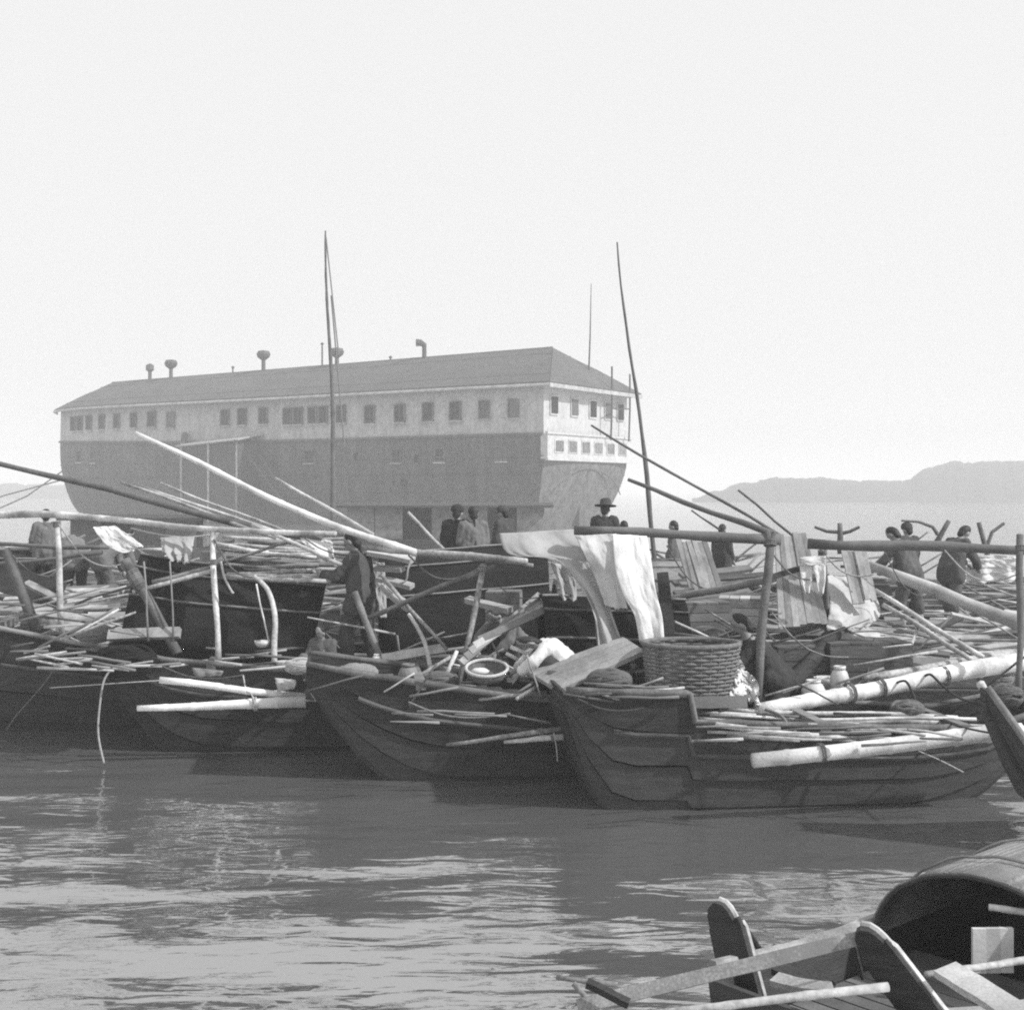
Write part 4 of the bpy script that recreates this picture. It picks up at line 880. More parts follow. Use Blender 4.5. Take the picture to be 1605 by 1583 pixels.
rope('dark hoop of rope standing behind the foot of the huge lashed bamboo', [(1340, 1080, 13), (1350, 1068, 13), (1364, 1070, 13), (1372, 1082, 13)], .011, 'rope')
rope('dark mooring line from the lashed bamboo to the prow at the right edge', [(1475, 1128, 12.1), (1510, 1140, 11.5), (1560, 1150, 10.9)], .010, 'cloth_dark')
rope('rope wound from the post down over the nearest row sampan', [(1200, 1112, 12.1), (1224, 1122, 11.9), (1238, 1140, 11.6), (1250, 1150, 11.5)], .016, 'rope')
rope('rope hanging under the stout slung bamboo', [(868, 1148, 12.0), (872, 1170, 11.98), (874, 1193, 11.97)], .006, 'pale_rope')
rope('line with knots hung from the forked post beside the dark hood', [(346, 880, 14.3), (352, 905, 14.2), (362, 925, 14.2), (366, 930, 14.2)], .014, 'pale_rope')
rope('slack clothes line under the level spar', [(205, 828, 15.4), (250, 838, 15.3), (290, 842, 15.2), (335, 838, 15.2)], .012, 'pale_rope')
rope('thin rope dangling beside the round-topped hood', [(648, 868, 14.3), (640, 890, 14.2), (636, 910, 14.2), (622, 916, 14.2)], .012, 'pale_rope')

# ------------------------------------------------------------------ loose clutter on the decks
def scatter(n_, what, where, group, xr, yr, zr, ln, wd, mats, seed, name='stick', cat='stick', tilt=.25, flat=False, dmax=26.0):
    """separate loose sticks lying zr metres above the water where the photo rows yr show them"""
    r = random.Random(seed); L_ = []
    for i in range(n_):
        f = r.random(); y = yr[0] + (yr[1] - yr[0]) * f; z = r.uniform(*zr); d = min(dmax, (EYE - z) * FOC / (y - HOR)); x = r.uniform(*xr); l = r.uniform(*ln); t = r.gauss(0, tilt)
        L_.append((x, y, d, l, t, r.choice(mats), r.random()))
    L_.sort()
    for i, (x, y, d, l, t, m, q) in enumerate(L_):
        a = (x - l / 2 * math.cos(t), y - l / 2 * math.sin(t), d - .15 + q * .3); b = (x + l / 2 * math.cos(t), y + l / 2 * math.sin(t), d + .15 - q * .3)
        lab = '%s %s, %s from the left %s' % (TONE[m], what, nth(i), where)
        if flat: plank(lab, a, b, .06 + .1 * q, .03, m, name, group, cat, warp=.01)
        else: pole(lab, a, b, (wd[0] + (wd[1] - wd[0]) * q) * .85, (wd[0] + (wd[1] - wd[0]) * (1 - q)) * .85, m, name, cat, group, bam=False)
PB = ['bamboo', 'old_bamboo', 'pale_wood', 'mid_wood', 'dark_pole']
scatter(49, 'thin stick', 'in the jumble behind the upright pale post', 'sticks behind the upright post', (10, 200), (852, 985), (1.05, 1.6), (50, 150), (3, 7), PB, 21)
scatter(34, 'loose stick', 'along the gunwale before the dark hood', 'sticks before the dark hood', (110, 460), (1014, 1050), (.98, 1.12), (40, 120), (4, 7), PB, 22, tilt=.15)
scatter(32, 'loose stick', 'among the gear before the round-topped hood', 'sticks before the round-topped hood', (590, 850), (1000, 1085), (.8, 1.0), (25, 80), (4, 7), PB, 23, tilt=.6)
scatter(42, 'thin stick', 'in the jumble behind basket and tall post', 'sticks behind the wicker basket', (1045, 1290), (868, 1000), (1.0, 1.5), (40, 130), (3, 7), PB, 24, tilt=.3)
scatter(34, 'loose plank', 'on the decks right of the plank screen', 'planks on the right decks', (1330, 1610), (905, 1050), (.92, 1.0), (60, 190), (5, 9), ['pale_wood', 'mid_wood', 'pale_wood', 'dark_wood'], 25, 'loose_plank', 'plank', .12, True)
scatter(26, 'loose stick', 'on the decks right of the plank screen', 'sticks on the right decks', (1290, 1600), (885, 1060), (.95, 1.25), (50, 150), (3, 7), PB, 26, tilt=.35)
scatter(18, 'loose stick', 'behind the huge pale bamboo fender', 'sticks behind the bamboo fender', (1120, 1480), (1118, 1166), (.72, .84), (60, 180), (4, 7), PB, 27, tilt=.08)
scatter(12, 'loose stick', 'along the gunwale below the tilted panel', 'sticks below the tilted panel', (900, 1075), (1072, 1100), (1.0, 1.1), (40, 120), (4, 7), PB, 28, tilt=.15)
scatter(16, 'thin pole', 'across the boats beyond the rail', 'poles beyond the rail', (560, 800), (862, 900), (1.3, 1.7), (60, 170), (3, 6), PB, 29, tilt=.12)
for i, (x, y, d, rx) in enumerate([(60, 985, 16.0, .2), (470, 1050, 13.9, .16), (560, 1062, 13.4, .2), (690, 1072, 13.1, .17), (955, 1075, 12.1, .2), (1260, 985, 14.5, .25), (1560, 1068, 13.5, .18), (1110, 1005, 13.8, .2)]):
    bundle(['rag heap behind the leaning dark post', 'rag heap below the seated child', 'rag heap at the feet of the standing man', 'rag heap left of the round tray basket', 'rag heap below the right end of the tilted panel', 'rag heap before the pale draped cloth', 'rag heap on the deck near the right edge', 'rag heap just behind the wicker basket'][i], U(x, y, d), rx, rx * .7, rx * .55, ['cloth_mid', 'cloth_grey', 'mat_pale', 'cloth_mid'][i % 4], 40 + i, 'rag_heap')

# slack lines, dangling ends and rags hung over gunwales
rs = random.Random(77)
for i, (x0, y0, x1, y1, d, sag) in enumerate([(92, 822, 205, 880, 15.2, 30), (20, 870, 95, 900, 15.5, 14), (335, 845, 400, 905, 14.4, 18), (470, 838, 560, 870, 14.2, 10), (640, 870, 752, 890, 14.1, 26), (760, 890, 850, 935, 13.8, 20), (1045, 855, 1130, 925, 14.4, 22), (1205, 860, 1300, 900, 13.4, 24), (1290, 866, 1370, 900, 13.9, 16), (1385, 862, 1470, 930, 14, 30), (1480, 862, 1596, 900, 13.3, 26), (1210, 960, 1330, 1030, 13.2, 22), (1430, 1090, 1590, 1075, 12.9, 16), (905, 1095, 1010, 1110, 11.4, 10), (640, 1100, 800, 1118, 12.2, 14), (250, 1042, 380, 1058, 13.8, 12)]):
    rope(['line sagging from the upright pale post to the rope-wound post', 'short slack line by the leaning dark post', 'line slung from the forked post to the thick bent hoop', 'line from the level spar to the standing man', 'line sagging below the rail before the round-topped hood', 'line from the slim upright pole to the leaning boards', 'line slung before the left upright plank screen', 'line from the cloth pole post to the right spar', 'line hanging below the left end of the right spar', 'line hanging from the right spar to the big pale log', 'line sagging under the right spar to the tall dark post', 'line across the shade behind the leaning beam', 'line trailing along the huge lashed bamboo to the edge post', 'line along the raised end of the nearest row sampan', 'line drooping on the side of the tray-basket sampan', 'line drooping on the side of the hooded sampan'][i],
         [(x0, y0, d), ((x0 * 2 + x1) / 3, (y0 * 2 + y1) / 3 + sag, d), ((x0 + x1 * 2) / 3, (y0 + y1 * 2) / 3 + sag * .9, d), (x1, y1, d)], rs.uniform(.006, .011), rs.choice(['rope', 'pale_rope', 'cloth_dark']))
for i, (x, y, d, w_, h_, m) in enumerate([(430, 1062, 13.75, 34, 22, 'cloth_grey'), (300, 1046, 13.75, 50, 16, 'mat_pale')]):
    cloth(['pale rag hung over the gunwale below the seated child', 'strip of matting on the gunwale before the rope-wound post'][i],
          [(x, y, d), (x + 2, y + h_ / 2, d - .03), (x + 5, y + h_, d - .03)], [(x + w_, y + w_ * .1, d), (x + w_, y + h_ / 2, d - .03), (x + w_ - 4, y + h_ * .8, d - .03)], m, 'hung_rag', 2.5, .02, seed=20 + i, nu=9, nv=8)
scatter(5, 'thin stick', 'slung along the tray-basket sampan hull', 'sticks along the tray-basket hull', (640, 830), (1116, 1140), (.77, .79), (60, 150), (3, 6), PB, 31, tilt=.08)
scatter(18, 'thin stick', 'tucked at the bow cut by the photo edge', 'sticks under the left bow', (15, 150), (1000, 1040), (1.0, 1.15), (30, 110), (3, 7), PB, 32, tilt=.2)
scatter(20, 'thin pole', 'in the tangle between the man and the rail', 'poles between man and rail', (430, 640), (862, 990), (1.0, 1.5), (50, 140), (3, 6), PB, 33, tilt=.3)
scatter(14, 'thin stick', 'standing askew around the leaning boards', 'askew sticks by the leaning boards', (640, 870), (960, 1040), (.95, 1.2), (40, 110), (3, 6), PB, 34, tilt=.9)
scatter(16, 'thin stick', 'lying askew around the leaning beam', 'askew sticks by the leaning beam', (1210, 1400), (990, 1090), (.85, 1.1), (40, 110), (3, 6), PB, 35, tilt=.7)
scatter(34, 'thin cane', 'over the planks and coils at the left posts', 'canes at the left posts', (10, 340), (872, 1000), (1.05, 1.5), (40, 170), (2.5, 5), PB, 36, 'cane', 'cane', .3)
scatter(46, 'thin cane', 'over the right boats between screens and edge post', 'canes over the right boats', (1040, 1600), (872, 1030), (.98, 1.45), (40, 170), (2.5, 5), PB, 37, 'cane', 'cane', .35)
scatter(26, 'thin cane', 'strewn from the thick hoop to the tilted panel', 'canes strewn amidships', (420, 880), (985, 1075), (.9, 1.15), (40, 130), (2.5, 5), PB, 38, 'cane', 'cane', .5)

# ------------------------------------------------------------------ people
def solid(mb, name, m, parent, vox, smooth=3, kind=None):
    """fuse overlapping shapes into one continuous surface"""
    org = parent_origin(parent)
    me = bpy.data.meshes.new(name); me.from_pydata([p - org for p in mb.v], [], mb.f); me.update()
    o = bpy.data.objects.new(name, me); COL.objects.link(o)
    md = o.modifiers.new('r', 'REMESH'); md.mode = 'VOXEL'; md.voxel_size = vox; md.use_smooth_shade = True
    ms = o.modifiers.new('s', 'SMOOTH'); ms.iterations = smooth; ms.factor = 0.5
    dg = bpy.context.evaluated_depsgraph_get(); me2 = bpy.data.meshes.new_from_object(o.evaluated_get(dg))
    o.modifiers.clear(); o.data = me2; bpy.data.meshes.remove(me); me2.name = name
    me2.materials.clear(); me2.materials.append(MATS[m])
    if m.startswith('cloth'):
        me2.update(); nv_ = len(me2.vertices); co = [0.0] * (3 * nv_); no = [0.0] * (3 * nv_)
        me2.vertices.foreach_get('co', co); me2.vertex_normals.foreach_get('vector', no)
        for q in range(0, 3 * nv_, 3):
            x, y, z = co[q:q + 3]
            k = .013 * (noise.noise(V((x * 14 + 3, y * 14, z * 6))) + .6 * noise.noise(V((x * 30, y * 30, z * 16))))
            co[q] += no[q] * k; co[q + 1] += no[q + 1] * k; co[q + 2] += no[q + 2] * k
        me2.vertices.foreach_set('co', co); me2.update()
    o.parent = parent
    return o
def cap(mb, p0, p1, r0, r1, n=10):
    p0, p1 = V(p0), V(p1); d = p1 - p0; L = d.length
    if L < 1e-5: return
    d /= L; pts, rs = [], []
    for a in (80, 55, 28): a = math.radians(a); pts.append(p0 - d * r0 * math.sin(a)); rs.append(r0 * math.cos(a))
    pts += [p0, p1]; rs += [r0, r1]
    for a in (28, 55, 80): a = math.radians(a); pts.append(p1 + d * r1 * math.sin(a)); rs.append(r1 * math.cos(a))
    mb.tube(pts, rs, n)
STAND = dict(pel=(0, 0, .90), che=(0, .01, 1.24), nec=(0, .0, 1.40), hea=(0, .03, 1.535),
             sl=(-.17, 0, 1.36), el=(-.22, .02, 1.10), hl=(-.21, .12, .88), sr=(.17, 0, 1.36), er=(.22, .02, 1.10), hr=(.21, .12, .88),
             tl=(-.09, 0, .88), kl=(-.11, .04, .48), al=(-.11, 0, .08), tr=(.09, 0, .88), kr=(.11, .04, .48), ar=(.11, 0, .08))
def person(label, at, face, over=None, scale=1.0, jacket='cloth_dark', trous='cloth_dark', hat=None, queue=False, bare=0.0, vox=.016, group=None, hairm='hair', sleeves=True):
    """face = yaw of the look direction (0 = away from the camera, +90 deg = to the left)"""
    J = dict(STAND); J.update(over or {})
    base = V(at); R = Matrix.Rotation(face, 3, 'Z')
    W = {k: base + R @ (V(p) * scale) for k, p in J.items()}
    s = scale; root = empty('person', base, label, 'person', group)
    fwd = R @ V((0, 1, 0)); up = V((0, 0, 1)); rt = R @ V((1, 0, 0))
    hd = (W['hea'] - W['nec']).normalized()
    fh = (fwd - hd * fwd.dot(hd) * .6).normalized()
    if 'look' in J: fh = (R @ V(J['look'])).normalized()
    hx = fh.cross(hd).normalized(); HR = Matrix((hx, fh, hd)).transposed()
    b = MB(); hc = W['hea']
    b.ell(hc + hd * .015 * s, (.076 * s, .094 * s, .112 * s), 14, 10, HR)
    b.ell(hc - hd * .055 * s + fh * .025 * s, (.055 * s, .065 * s, .06 * s), 12, 8, HR)
    b.ell(hc - hd * .012 * s + fh * .098 * s, (.014 * s, .02 * s, .026 * s), 8, 6, HR)          # nose
    b.ell(hc + hd * .022 * s + fh * .082 * s, (.05 * s, .016 * s, .012 * s), 8, 6, HR)          # brow
    b.ell(hc - hd * .06 * s + fh * .082 * s, (.028 * s, .014 * s, .012 * s), 8, 6, HR)          # mouth
    for q in (-1, 1): b.ell(hc + hx * q * .078 * s - hd * .01 * s, (.014 * s, .024 * s, .034 * s), 8, 6, HR)
    cap(b, W['nec'] - hd * .05 * s, hc - hd * .05 * s, .055 * s, .052 * s)
    cap(b, W['pel'], W['che'], .125 * s, .14 * s); cap(b, W['che'], W['nec'], .13 * s, .06 * s)
    for q in 'lr':
        cap(b, W['s' + q], W['che'], .06 * s, .1 * s); cap(b, W['s' + q], W['e' + q], .052 * s, .042 * s); cap(b, W['e' + q], W['h' + q], .04 * s, .027 * s)
        cap(b, W['t' + q], W['pel'], .09 * s, .11 * s); cap(b, W['t' + q], W['k' + q], .085 * s, .055 * s); cap(b, W['k' + q], W['a' + q], .055 * s, .036 * s)
        sh = (W['a' + q] - W['k' + q]).normalized(); ft = (fwd - sh * fwd.dot(sh)).normalized()
        foot = W['a' + q] + sh * .045 * s
        cap(b, foot - ft * .04 * s, foot + ft * .15 * s, .036 * s, .03 * s)
        # hand: palm, four bent fingers of unequal length and a thumb from the side of the palm
        hn = (W['h' + q] - W['e' + q]).normalized(); sd = hn.cross(fwd if abs(hn.dot(fwd)) < .9 else up).normalized(); cu = sd.cross(hn)
        pc = W['h' + q] + hn * .05 * s
        cap(b, W['h' + q], pc, .028 * s, .034 * s); b.ell(pc, (.04 * s, .04 * s, .042 * s), 8, 6)
        for i, (o_, ln) in enumerate(((-.03, .06), (-.01, .075), (.01, .07), (.03, .055))):
            r0 = pc + sd * o_ * s + hn * .03 * s; r1 = r0 + hn * ln * .55 * s + cu * .012 * s; r2 = r1 + hn * ln * .4 * s + cu * .03 * s
            cap(b, r0, r1, .0105 * s, .0095 * s, 6); cap(b, r1, r2, .0095 * s, .0085 * s, 6)
        t0 = pc - sd * .035 * s; t1 = t0 - sd * .025 * s + hn * .03 * s; cap(b, t0, t1, .012 * s, .01 * s, 6); cap(b, t1, t1 + hn * .028 * s, .01 * s, .009 * s, 6)
    solid(b, 'body', 'skin', root, vox * .8)
    for q in (-1, 1):      # eyes
        pass
    h = MB(); h.ell(hc + hd * .035 * s - fh * .016 * s, (.084 * s, .096 * s, .103 * s), 14, 9, HR); h.ell(hc - hd * .03 * s - fh * .05 * s, (.07 * s, .055 * s, .07 * s), 12, 8, HR)
    if queue:
        cap(h, hc - fh * .09 * s, W['nec'] - fh * .07 * s, .022 * s, .02 * s); cap(h, W['nec'] - fh * .07 * s, W['pel'].lerp(W['che'], .2) - fwd * .17 * s, .02 * s, .012 * s)
    solid(h, 'hair', hairm, root, vox)
    if jacket:
        j = MB()
        for q in 'lr':
            lo = W['t' + q] + (W['t' + q] - W['pel']) * .3
            cap(j, W['s' + q].lerp(W['nec'], .25), W['che'].lerp(W['s' + q], .45), .075 * s, .115 * s); cap(j, W['che'].lerp(W['s' + q], .45), lo, .115 * s, .125 * s)
            hem = lo.lerp(W['k' + q], .28); cap(j, lo, hem, .125 * s, .135 * s)
            if sleeves:
                cap(j, W['s' + q], W['e' + q], .075 * s, .07 * s); cap(j, W['e' + q], W['e' + q].lerp(W['h' + q], .72), .07 * s, .068 * s)
        hl_, hr_ = [(W['t' + q] + (W['t' + q] - W['pel']) * .3).lerp(W['k' + q], .28) for q in 'lr']
        cap(j, hl_, hr_, .135 * s, .135 * s); cap(j, W['pel'], (hl_ + hr_) / 2, .17 * s, .15 * s)
        cap(j, W['pel'], W['che'], .15 * s, .15 * s); cap(j, W['che'], W['nec'] - hd * .03 * s, .14 * s, .075 * s)
        solid(j, 'jacket', jacket, root, vox)
    if trous:
        t = MB(); cap(t, W['pel'], W['pel'] + V((0, 0, .05 * s)), .14 * s, .13 * s)
        for q in 'lr':
            cap(t, W['pel'], W['t' + q], .12 * s, .115 * s); cap(t, W['t' + q], W['k' + q], .112 * s, .09 * s)
            if bare < .9: cap(t, W['k' + q], W['k' + q].lerp(W['a' + q], .85 - bare), .09 * s, .085 * s)
        solid(t, 'trousers', trous, root, vox)
    if hat == 'cone':
        MB().lathe(hc + hd * .07 * s, [(.25 * s, -.02 * s), (.16 * s, .05 * s), (.06 * s, .12 * s), (0, .15 * s), (0, .135 * s), (.15 * s, .035 * s), (.245 * s, -.03 * s)], 18, HR).build('straw_hat', 'straw', root, smooth=True)
    elif hat == 'brim':
        MB().lathe(hc + hd * .07 * s, [(.19 * s, -.01), (.19 * s, .008), (.10 * s, .02), (.095 * s, .10 * s), (.06 * s, .13 * s), (0, .135 * s)], 18, HR).build('brimmed_hat', 'cloth_dark', root, smooth=True)
    elif hat == 'cap':
        MB().lathe(hc + hd * .045 * s, [(.103 * s, -.02), (.105 * s, .03 * s), (.085 * s, .075 * s), (.04 * s, .1 * s), (0, .105 * s)], 16, HR).build('round_cap', 'cloth_dark', root, smooth=True)
    elif hat == 'scarf':
        hs = MB(); hs.ell(hc + hd * .03 * s - fh * .01 * s, (.094 * s, .108 * s, .112 * s), 14, 9, HR); cap(hs, hc - fh * .06 * s - hd * .04 * s, W['nec'] - fh * .05 * s, .06 * s, .07 * s)
        solid(hs, 'head_cloth', 'cloth_white', root, vox)
    return root
def ground(px, d, z): return V(((px - CX) / FOC * d, d, z))
R90 = math.pi / 2
BEND = dict(pel=(0, -.08, .84), che=(0, .20, 1.02), nec=(0, .34, 1.05), hea=(0, .46, 1.07), sl=(-.17, .28, 1.03), sr=(.17, .28, 1.03),
            el=(-.2, .36, .78), hl=(-.14, .42, .55), er=(.2, .36, .78), hr=(.14, .44, .57), tl=(-.09, -.08, .82), tr=(.09, -.08, .82), kl=(-.11, .03, .46), kr=(.11, .03, .46))
LEAN = dict(che=(0, .10, 1.19), nec=(0, .20, 1.33), hea=(0, .29, 1.44), sl=(-.17, .15, 1.29), sr=(.17, .15, 1.29), el=(-.24, .30, 1.06), hl=(-.12, .48, .94), er=(.24, .26, 1.04), hr=(.12, .46, .88), kl=(-.13, .10, .48), al=(-.14, .04, .08), kr=(.13, -.02, .47), ar=(.14, -.12, .08))
CROUCH = dict(pel=(0, -.12, .27), che=(0, .10, .55), nec=(0, .24, .64), hea=(0, .34, .72), sl=(-.17, .16, .62), sr=(.17, .16, .62),
              el=(-.25, .36, .42), hl=(-.15, .50, .28), er=(.25, .36, .42), hr=(.15, .50, .28), tl=(-.1, -.1, .27), tr=(.1, -.1, .27), kl=(-.17, .26, .44), kr=(.17, .26, .44), al=(-.14, .06, .07), ar=(.14, .06, .07), look=(0, .9, -.35))
SIT = dict(pel=(0, 0, .14), che=(0, .06, .48), nec=(0, .08, .64), hea=(0, .13, .77), sl=(-.17, .05, .60), sr=(.17, .05, .60),
           el=(-.24, .14, .36), hl=(-.12, .34, .30), er=(.24, .14, .36), hr=(.12, .34, .30), tl=(-.1, .02, .13), tr=(.1, .02, .13), kl=(-.2, .36, .36), kr=(.2, .36, .36), al=(-.12, .36, .07), ar=(.12, .36, .07))
PULL = dict(hl=(-.16, .44, 1.14), el=(-.24, .2, 1.12), hr=(.10, .45, 1.08), er=(.24, .2, 1.08), che=(0, .04, 1.24), nec=(0, .07, 1.40), hea=(0, .12, 1.53), kl=(-.13, .12, .48), al=(-.14, .10, .08), kr=(.13, -.02, .47), ar=(.14, -.14, .08))
person('dark-clothed man standing on the hooded sampan, reaching left over the bamboos', ground(566, 14.55, .83), R90 * .75, PULL, .98, 'cloth_soft', 'cloth_soft', queue=True, vox=.013)
person('dark-jacketed man sitting left of a pair, seen from behind', ground(716, 20.2, 1.02), -.2, dict(STAND, hl=(-.1, .25, 1.05), hr=(.1, .25, 1.05)), 1.0, 'cloth_dark', 'cloth_dark', hat='cap', queue=True)
person('man in lighter jacket at the right of the pair, seen from behind', ground(742, 20.0, 1.02), .3, dict(STAND, hl=(-.1, .25, 1.0), hr=(.15, .22, 1.0)), .99, 'cloth_mid', 'cloth_mid', queue=True)
person('lone dark figure standing just left of the wide cloth top', ground(791, 22.0, 1.0), .9, None, .99, 'cloth_dark', 'cloth_dark', hat='cap')
person('man in a dark brimmed hat standing above the cloth pole', ground(948, 23.4, .92), -.3, None, 1.07, 'cloth_dark', 'cloth_dark', hat='brim')
person('bare-headed figure right of the man in the brimmed hat', ground(979, 23.6, .86), .4, None, .90, 'cloth_mid', 'cloth_dark')
person('figure whose head shows between the leaning mast and the slanting dark pole', ground(1058, 23.7, .86), 1.2, None, .90, 'cloth_mid', 'cloth_mid')
person('figure whose head shows just above the cloth pole near its post', ground(1131, 23.8, .86), -.8, None, .86, 'cloth_dark', 'cloth_dark')
person('man with pale bent back crouching by the tilted panel', ground(884, 12.95, .80), R90 * 1.05, dict(CROUCH, che=(0, .12, .50), nec=(0, .27, .56), hea=(0, .37, .60), sl=(-.17, .2, .55), sr=(.17, .2, .55)), .95, 'cloth_white', 'cloth_dark', vox=.014)
person('dark-clothed woman crouching behind the tall post, facing the wicker basket', ground(1207, 12.95, .70), R90 * .9, dict(CROUCH, hea=(0, .29, .84), nec=(0, .22, .70), look=(-.1, .95, -.1)), 1.0, 'cloth_dark', 'cloth_dark', vox=.014)
person('worker bending over behind the upright pale post', ground(118, 20.8, 1.02), R90 * .4, dict(BEND), 1.0, 'cloth_mid', 'cloth_dark', bare=.6, hat='cap')
person('worker in dark jacket stooping beside the white triangular sheet', ground(163, 20.6, 1.02), -R90 * .5, dict(BEND, hea=(0, .40, 1.18), nec=(0, .3, 1.1)), 1.0, 'cloth_mid', 'cloth_mid', bare=.5)
person('third worker standing left of the bending ones, head level with the spar', ground(72, 21.6, 1.02), .3, None, .95, 'cloth_mid', 'cloth_dark')
person('small child in pale clothes sitting in the mouth of the dark hood', ground(508, 14.25, .82), math.pi * .9, dict(SIT, look=(.2, .9, .1)), .66, 'cloth_mid', 'cloth_mid', vox=.012)
person('figure leaning forward at work under the right spar', ground(1428, 18.4, .86), R90 * .5, dict(LEAN), .98, 'cloth_mid', 'cloth_soft', bare=.5)
person('stooping figure behind the big pale log', ground(1490, 19.2, .86), -R90 * .7, dict(LEAN), .98, 'cloth_soft', 'cloth_mid', bare=.4)
person('figure in a cap just above the right spar', ground(1424, 21.0, .88), .5, None, .90, 'cloth_dark', 'cloth_dark', hat='cap')
person('figure squatting in the shade behind the brace pole', ground(800, 14.9, .82), math.pi * .8, CROUCH, .9, 'cloth_mid', 'cloth_dark')
person('crouching figure in the shade under the slim slanting bamboos', ground(1330, 13.9, .84), R90 * .6, CROUCH, .85, 'cloth_mid', 'cloth_dark')

# ------------------------------------------------------------------ nearest sampan with horned stern, lower right corner
def near_sampan():
    a = V((.75, .66, 0)).normalized(); b = V((.66, -.75, 0)).normalized()
    O = V((.98, 5.62, 0))                        # foot of the far horn
    root = empty('sampan', O + a * 1.5 + b * .5, 'nearest sampan in the corner, two upright horns and a mat hood', 'boat', 'sampans moored side by side')
    def wd(t): return .80 + .42 * min(1, max(0, t) / 1.3) ** .8
    def W(t, s, z): return O + a * t + b * (s * wd(t)) + V((0, 0, z))
    # side strakes
    ts = [-.15, .1, .4, .8, 1.2, 1.7, 2.3, 3.0, 3.8]
    for s in (0, 1):
        sg = -1 if s == 0 else 1
        for k in range(4):
            G = []
            for t in ts:
                zt = .74 + .10 * max(0, .6 - t); zb_ = .02 + .25 * max(0, .4 - t); row = []
                for e in (0, 1):
                    f = (k + e) / 4; inset = sg * (-.16) * (1 - f) + (sg * .014 if e == 0 and k else 0)
                    row.append(W(t, s, zb_ + (zt - zb_) * f) + b * inset)
                G.append(row)
            MB().slab(G, .025).build('strake', 'tarred_wood', root)
        MB().tube([W(t, s, .77 + .10 * max(0, .6 - t)) for t in ts], .03, 6).build('gunwale', 'pale_wood', root)
    MB().slab([[W(t, .14, .05 + .25 * max(0, .4 - t)), W(t, .86, .05 + .25 * max(0, .4 - t))] for t in ts], .02).build('bottom', 'tarred_wood', root)
    MB().slab([[W(-.15, .12, .16), W(-.15, .88, .16)], [W(-.15, 0, .8), W(-.15, 1, .8)]], .03).build('transom_board', 'tarred_wood', root)
    n = 13
    for i in range(n):
        t = .02 + i * .105
        MB().box(W(t + .05, .5, .56), a * .046, b * (wd(t) / 2 - .05), (0, 0, .012)).build('deck_plank', 'mid_wood', root)
    # horns: curved broad blades, their sunlit right edge put in as a pale strip
    def horn(tip, mid, foot, w0, w1, w2, th):
        P = [U(*foot), U(*mid[0]), U(*mid[1]), U(*tip)]
        pts = []
        for i in range(3):
            p0, p1, p2, p3 = P[max(i - 1, 0)], P[i], P[i + 1], P[min(i + 2, 3)]
            for k in range(10):
                t = k / 10; pts.append(.5 * ((2 * p1) + (p2 - p0) * t + (2 * p0 - 5 * p1 + 4 * p2 - p3) * t * t + (3 * p1 - p0 - 3 * p2 + p3) * t ** 3))
        pts.append(P[3]); N = len(pts); L_, R_ = [], []
        for i, p in enumerate(pts):
            f = i / (N - 1); tg = (pts[min(i + 1, N - 1)] - pts[max(i - 1, 0)]).normalized(); side = tg.cross(V((-.45, -.89, 0))).normalized()
            ww = (w0 + (w1 - w0) * f) * math.sqrt(max(.03, 1 - max(0, (f - .86) / .14) ** 2))
            L_.append(p - side * ww / 2); R_.append(p + side * ww / 2)
        h = MB().slab([[x, x.lerp(y, .5), y] for x, y in zip(L_, R_)], th).build('horn', 'tarred_wood', root)
        nn = V((-.45, -.89, 0)) * (-th / 2)
        sd = R_ if R_[0].x > L_[0].x else L_
        MB().tube([p - V((-.45, -.89, 0)) * 0.0 + V((.45, .89, 0)) * th * .5 for p in sd], th * .42, 6).build('lit_edge', 'bamboo', h)
        return h
    horn((1122, 1412, 5.7), ((1140, 1450, 5.68), (1158, 1510, 5.65)), (1176, 1600, 5.6), .17, .11, 0, .035)
    horn((1346, 1452, 5.05), ((1375, 1490, 5.05), (1420, 1545, 5.05)), (1480, 1630, 5.05), .15, .10, 0, .035)
    for pa, pb, wd_ in (((1164, 1448, 5.75), (1200, 1502, 5.9), 10), ((1338, 1478, 5.2), (1352, 1532, 5.3), 8)):
        MB().tube([U(*pa), U(*pb)], wpx(wd_, 5.5), 7).build('brace', 'tarred_wood', root)
    # mat hood
    C0 = W(1.02, .5, .72); G = []
    N, M_ = 20, 8
    for i in range(M_ + 1):
        row = []
        for j in range(N + 1):
            an = math.pi * j / N; z = abs(math.sin(an)) ** .8
            row.append(C0 + a * (i * .26 + .10 * z) + b * (-math.cos(an) * (.55)) + V((0, 0, z * .39 + .012 * noise.noise(V((i * .9, j * .7, 3))))))
        G.append(row)
    hd_ = MB().slab([r[::-1] for r in G], .02).build('hood', 'mat_pale', root, smooth=True)
    for k in (1, 3, 5, 7):
        MB().tube([p + (p - C0).normalized() * .03 for p in G[k]], .008, 5).build('rib', 'old_bamboo', hd_)
    for k in (0, 4, 8):
        MB().tube([p + (C0 - p) * .04 for p in G[k]], .013, 6).build('hoop', 'tarred_wood', hd_)
    MB().slab([[W(3.6, 0, .6), W(3.6, 1, .6)], [W(3.6, .1, 1.15), W(3.6, .9, 1.15)]], .03).build('bulkhead', 'tarred_wood', root)
    return W, a, b
NW, NA, NB_ = near_sampan()
plank('long pale yoke plank laid across the horned stern', (905, 1578, 5.05), (1350, 1470, 5.1), .055, .045, 'pale_wood', 'yoke_plank', up=(0, -1, .5))
pole('pale pole below the yoke plank across the horned stern', (1020, 1590, 4.85), (1392, 1545, 4.95), 13, 17, 'bamboo')
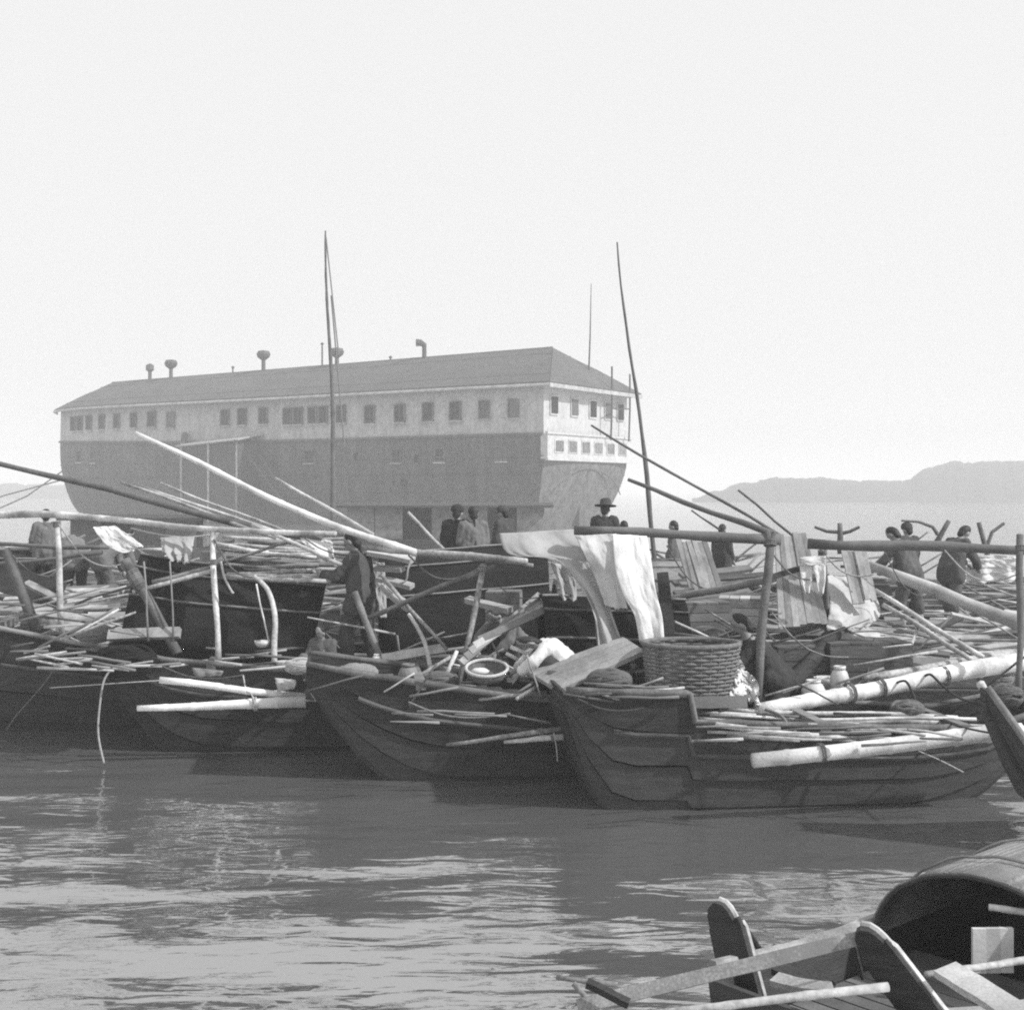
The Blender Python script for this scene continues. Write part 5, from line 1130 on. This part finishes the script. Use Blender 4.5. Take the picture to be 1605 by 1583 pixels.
pole('slim pale pole running right from the second horn', (1452, 1526, 5.3), (1640, 1500, 5.6), 12, 14, 'bamboo')
plank('broad pale board at the very corner below the mat hood', (1482, 1522, 5.0), (1610, 1610, 4.6), .11, .03, 'pale_wood', up=(0, -.6, 1))
plank('dark board lying under the yoke plank', (1216, 1520, 5.5), (1306, 1548, 5.3), .07, .03, 'tarred_wood')
plank('pale board lying beside the dark one under the yoke plank', (1215, 1538, 5.4), (1300, 1556, 5.2), .07, .03, 'pale_wood')
plank('dark stick crossing the outer end of the yoke plank', (918, 1548, 5.0), (985, 1574, 4.95), .03, .03, 'tarred_wood', 'stick', cat='stick')
pole('rough pale stick at the outer end of the yoke plank', (872, 1530, 5.3), (968, 1542, 5.3), 8, 9, 'old_bamboo', 'stick', 'stick', bam=False)
pole('second rough stick at the outer end of the yoke plank', (900, 1540, 5.2), (955, 1600, 5.1), 12, 10, 'old_bamboo', 'stick', 'stick', bam=False)
c_ = U(1556, 1522, 5.75)
ch = empty('standing_screen', c_, 'upright pale board screen standing in the mouth of the mat hood', 'screen')
for k in range(3):
    MB().box(c_ + V((-.062 + .062 * k, .003 * k, .095)), V((.0302, 0, 0)), V((0, .012, 0)), (0, 0, .1)).build('board', 'pottery', ch)
pole('pale rail across the mouth of the mat hood', (1550, 1420, 5.85), (1640, 1432, 5.8), 12, 12, 'bamboo')

# ------------------------------------------------------------------ haze
hm = bpy.data.materials.new('haze'); hm.use_nodes = True; n = hm.node_tree
for x in list(n.nodes):
    if x.type != 'OUTPUT_MATERIAL': n.nodes.remove(x)
pv = n.nodes.new('ShaderNodeVolumePrincipled'); pv.inputs['Color'].default_value = (.90, .90, .90, 1); pv.inputs['Density'].default_value = 0.0023
n.links.new(pv.outputs[0], [x for x in n.nodes if x.type == 'OUTPUT_MATERIAL'][0].inputs['Volume'])
MATS['haze'] = hm
mb = MB().box((0, 1100, 11.5), (2600, 0, 0), (0, 1500, 0), (0, 0, 12.8))
tag(mb.build('haze', 'haze', origin=(0, 0, 0)), kind='stuff')
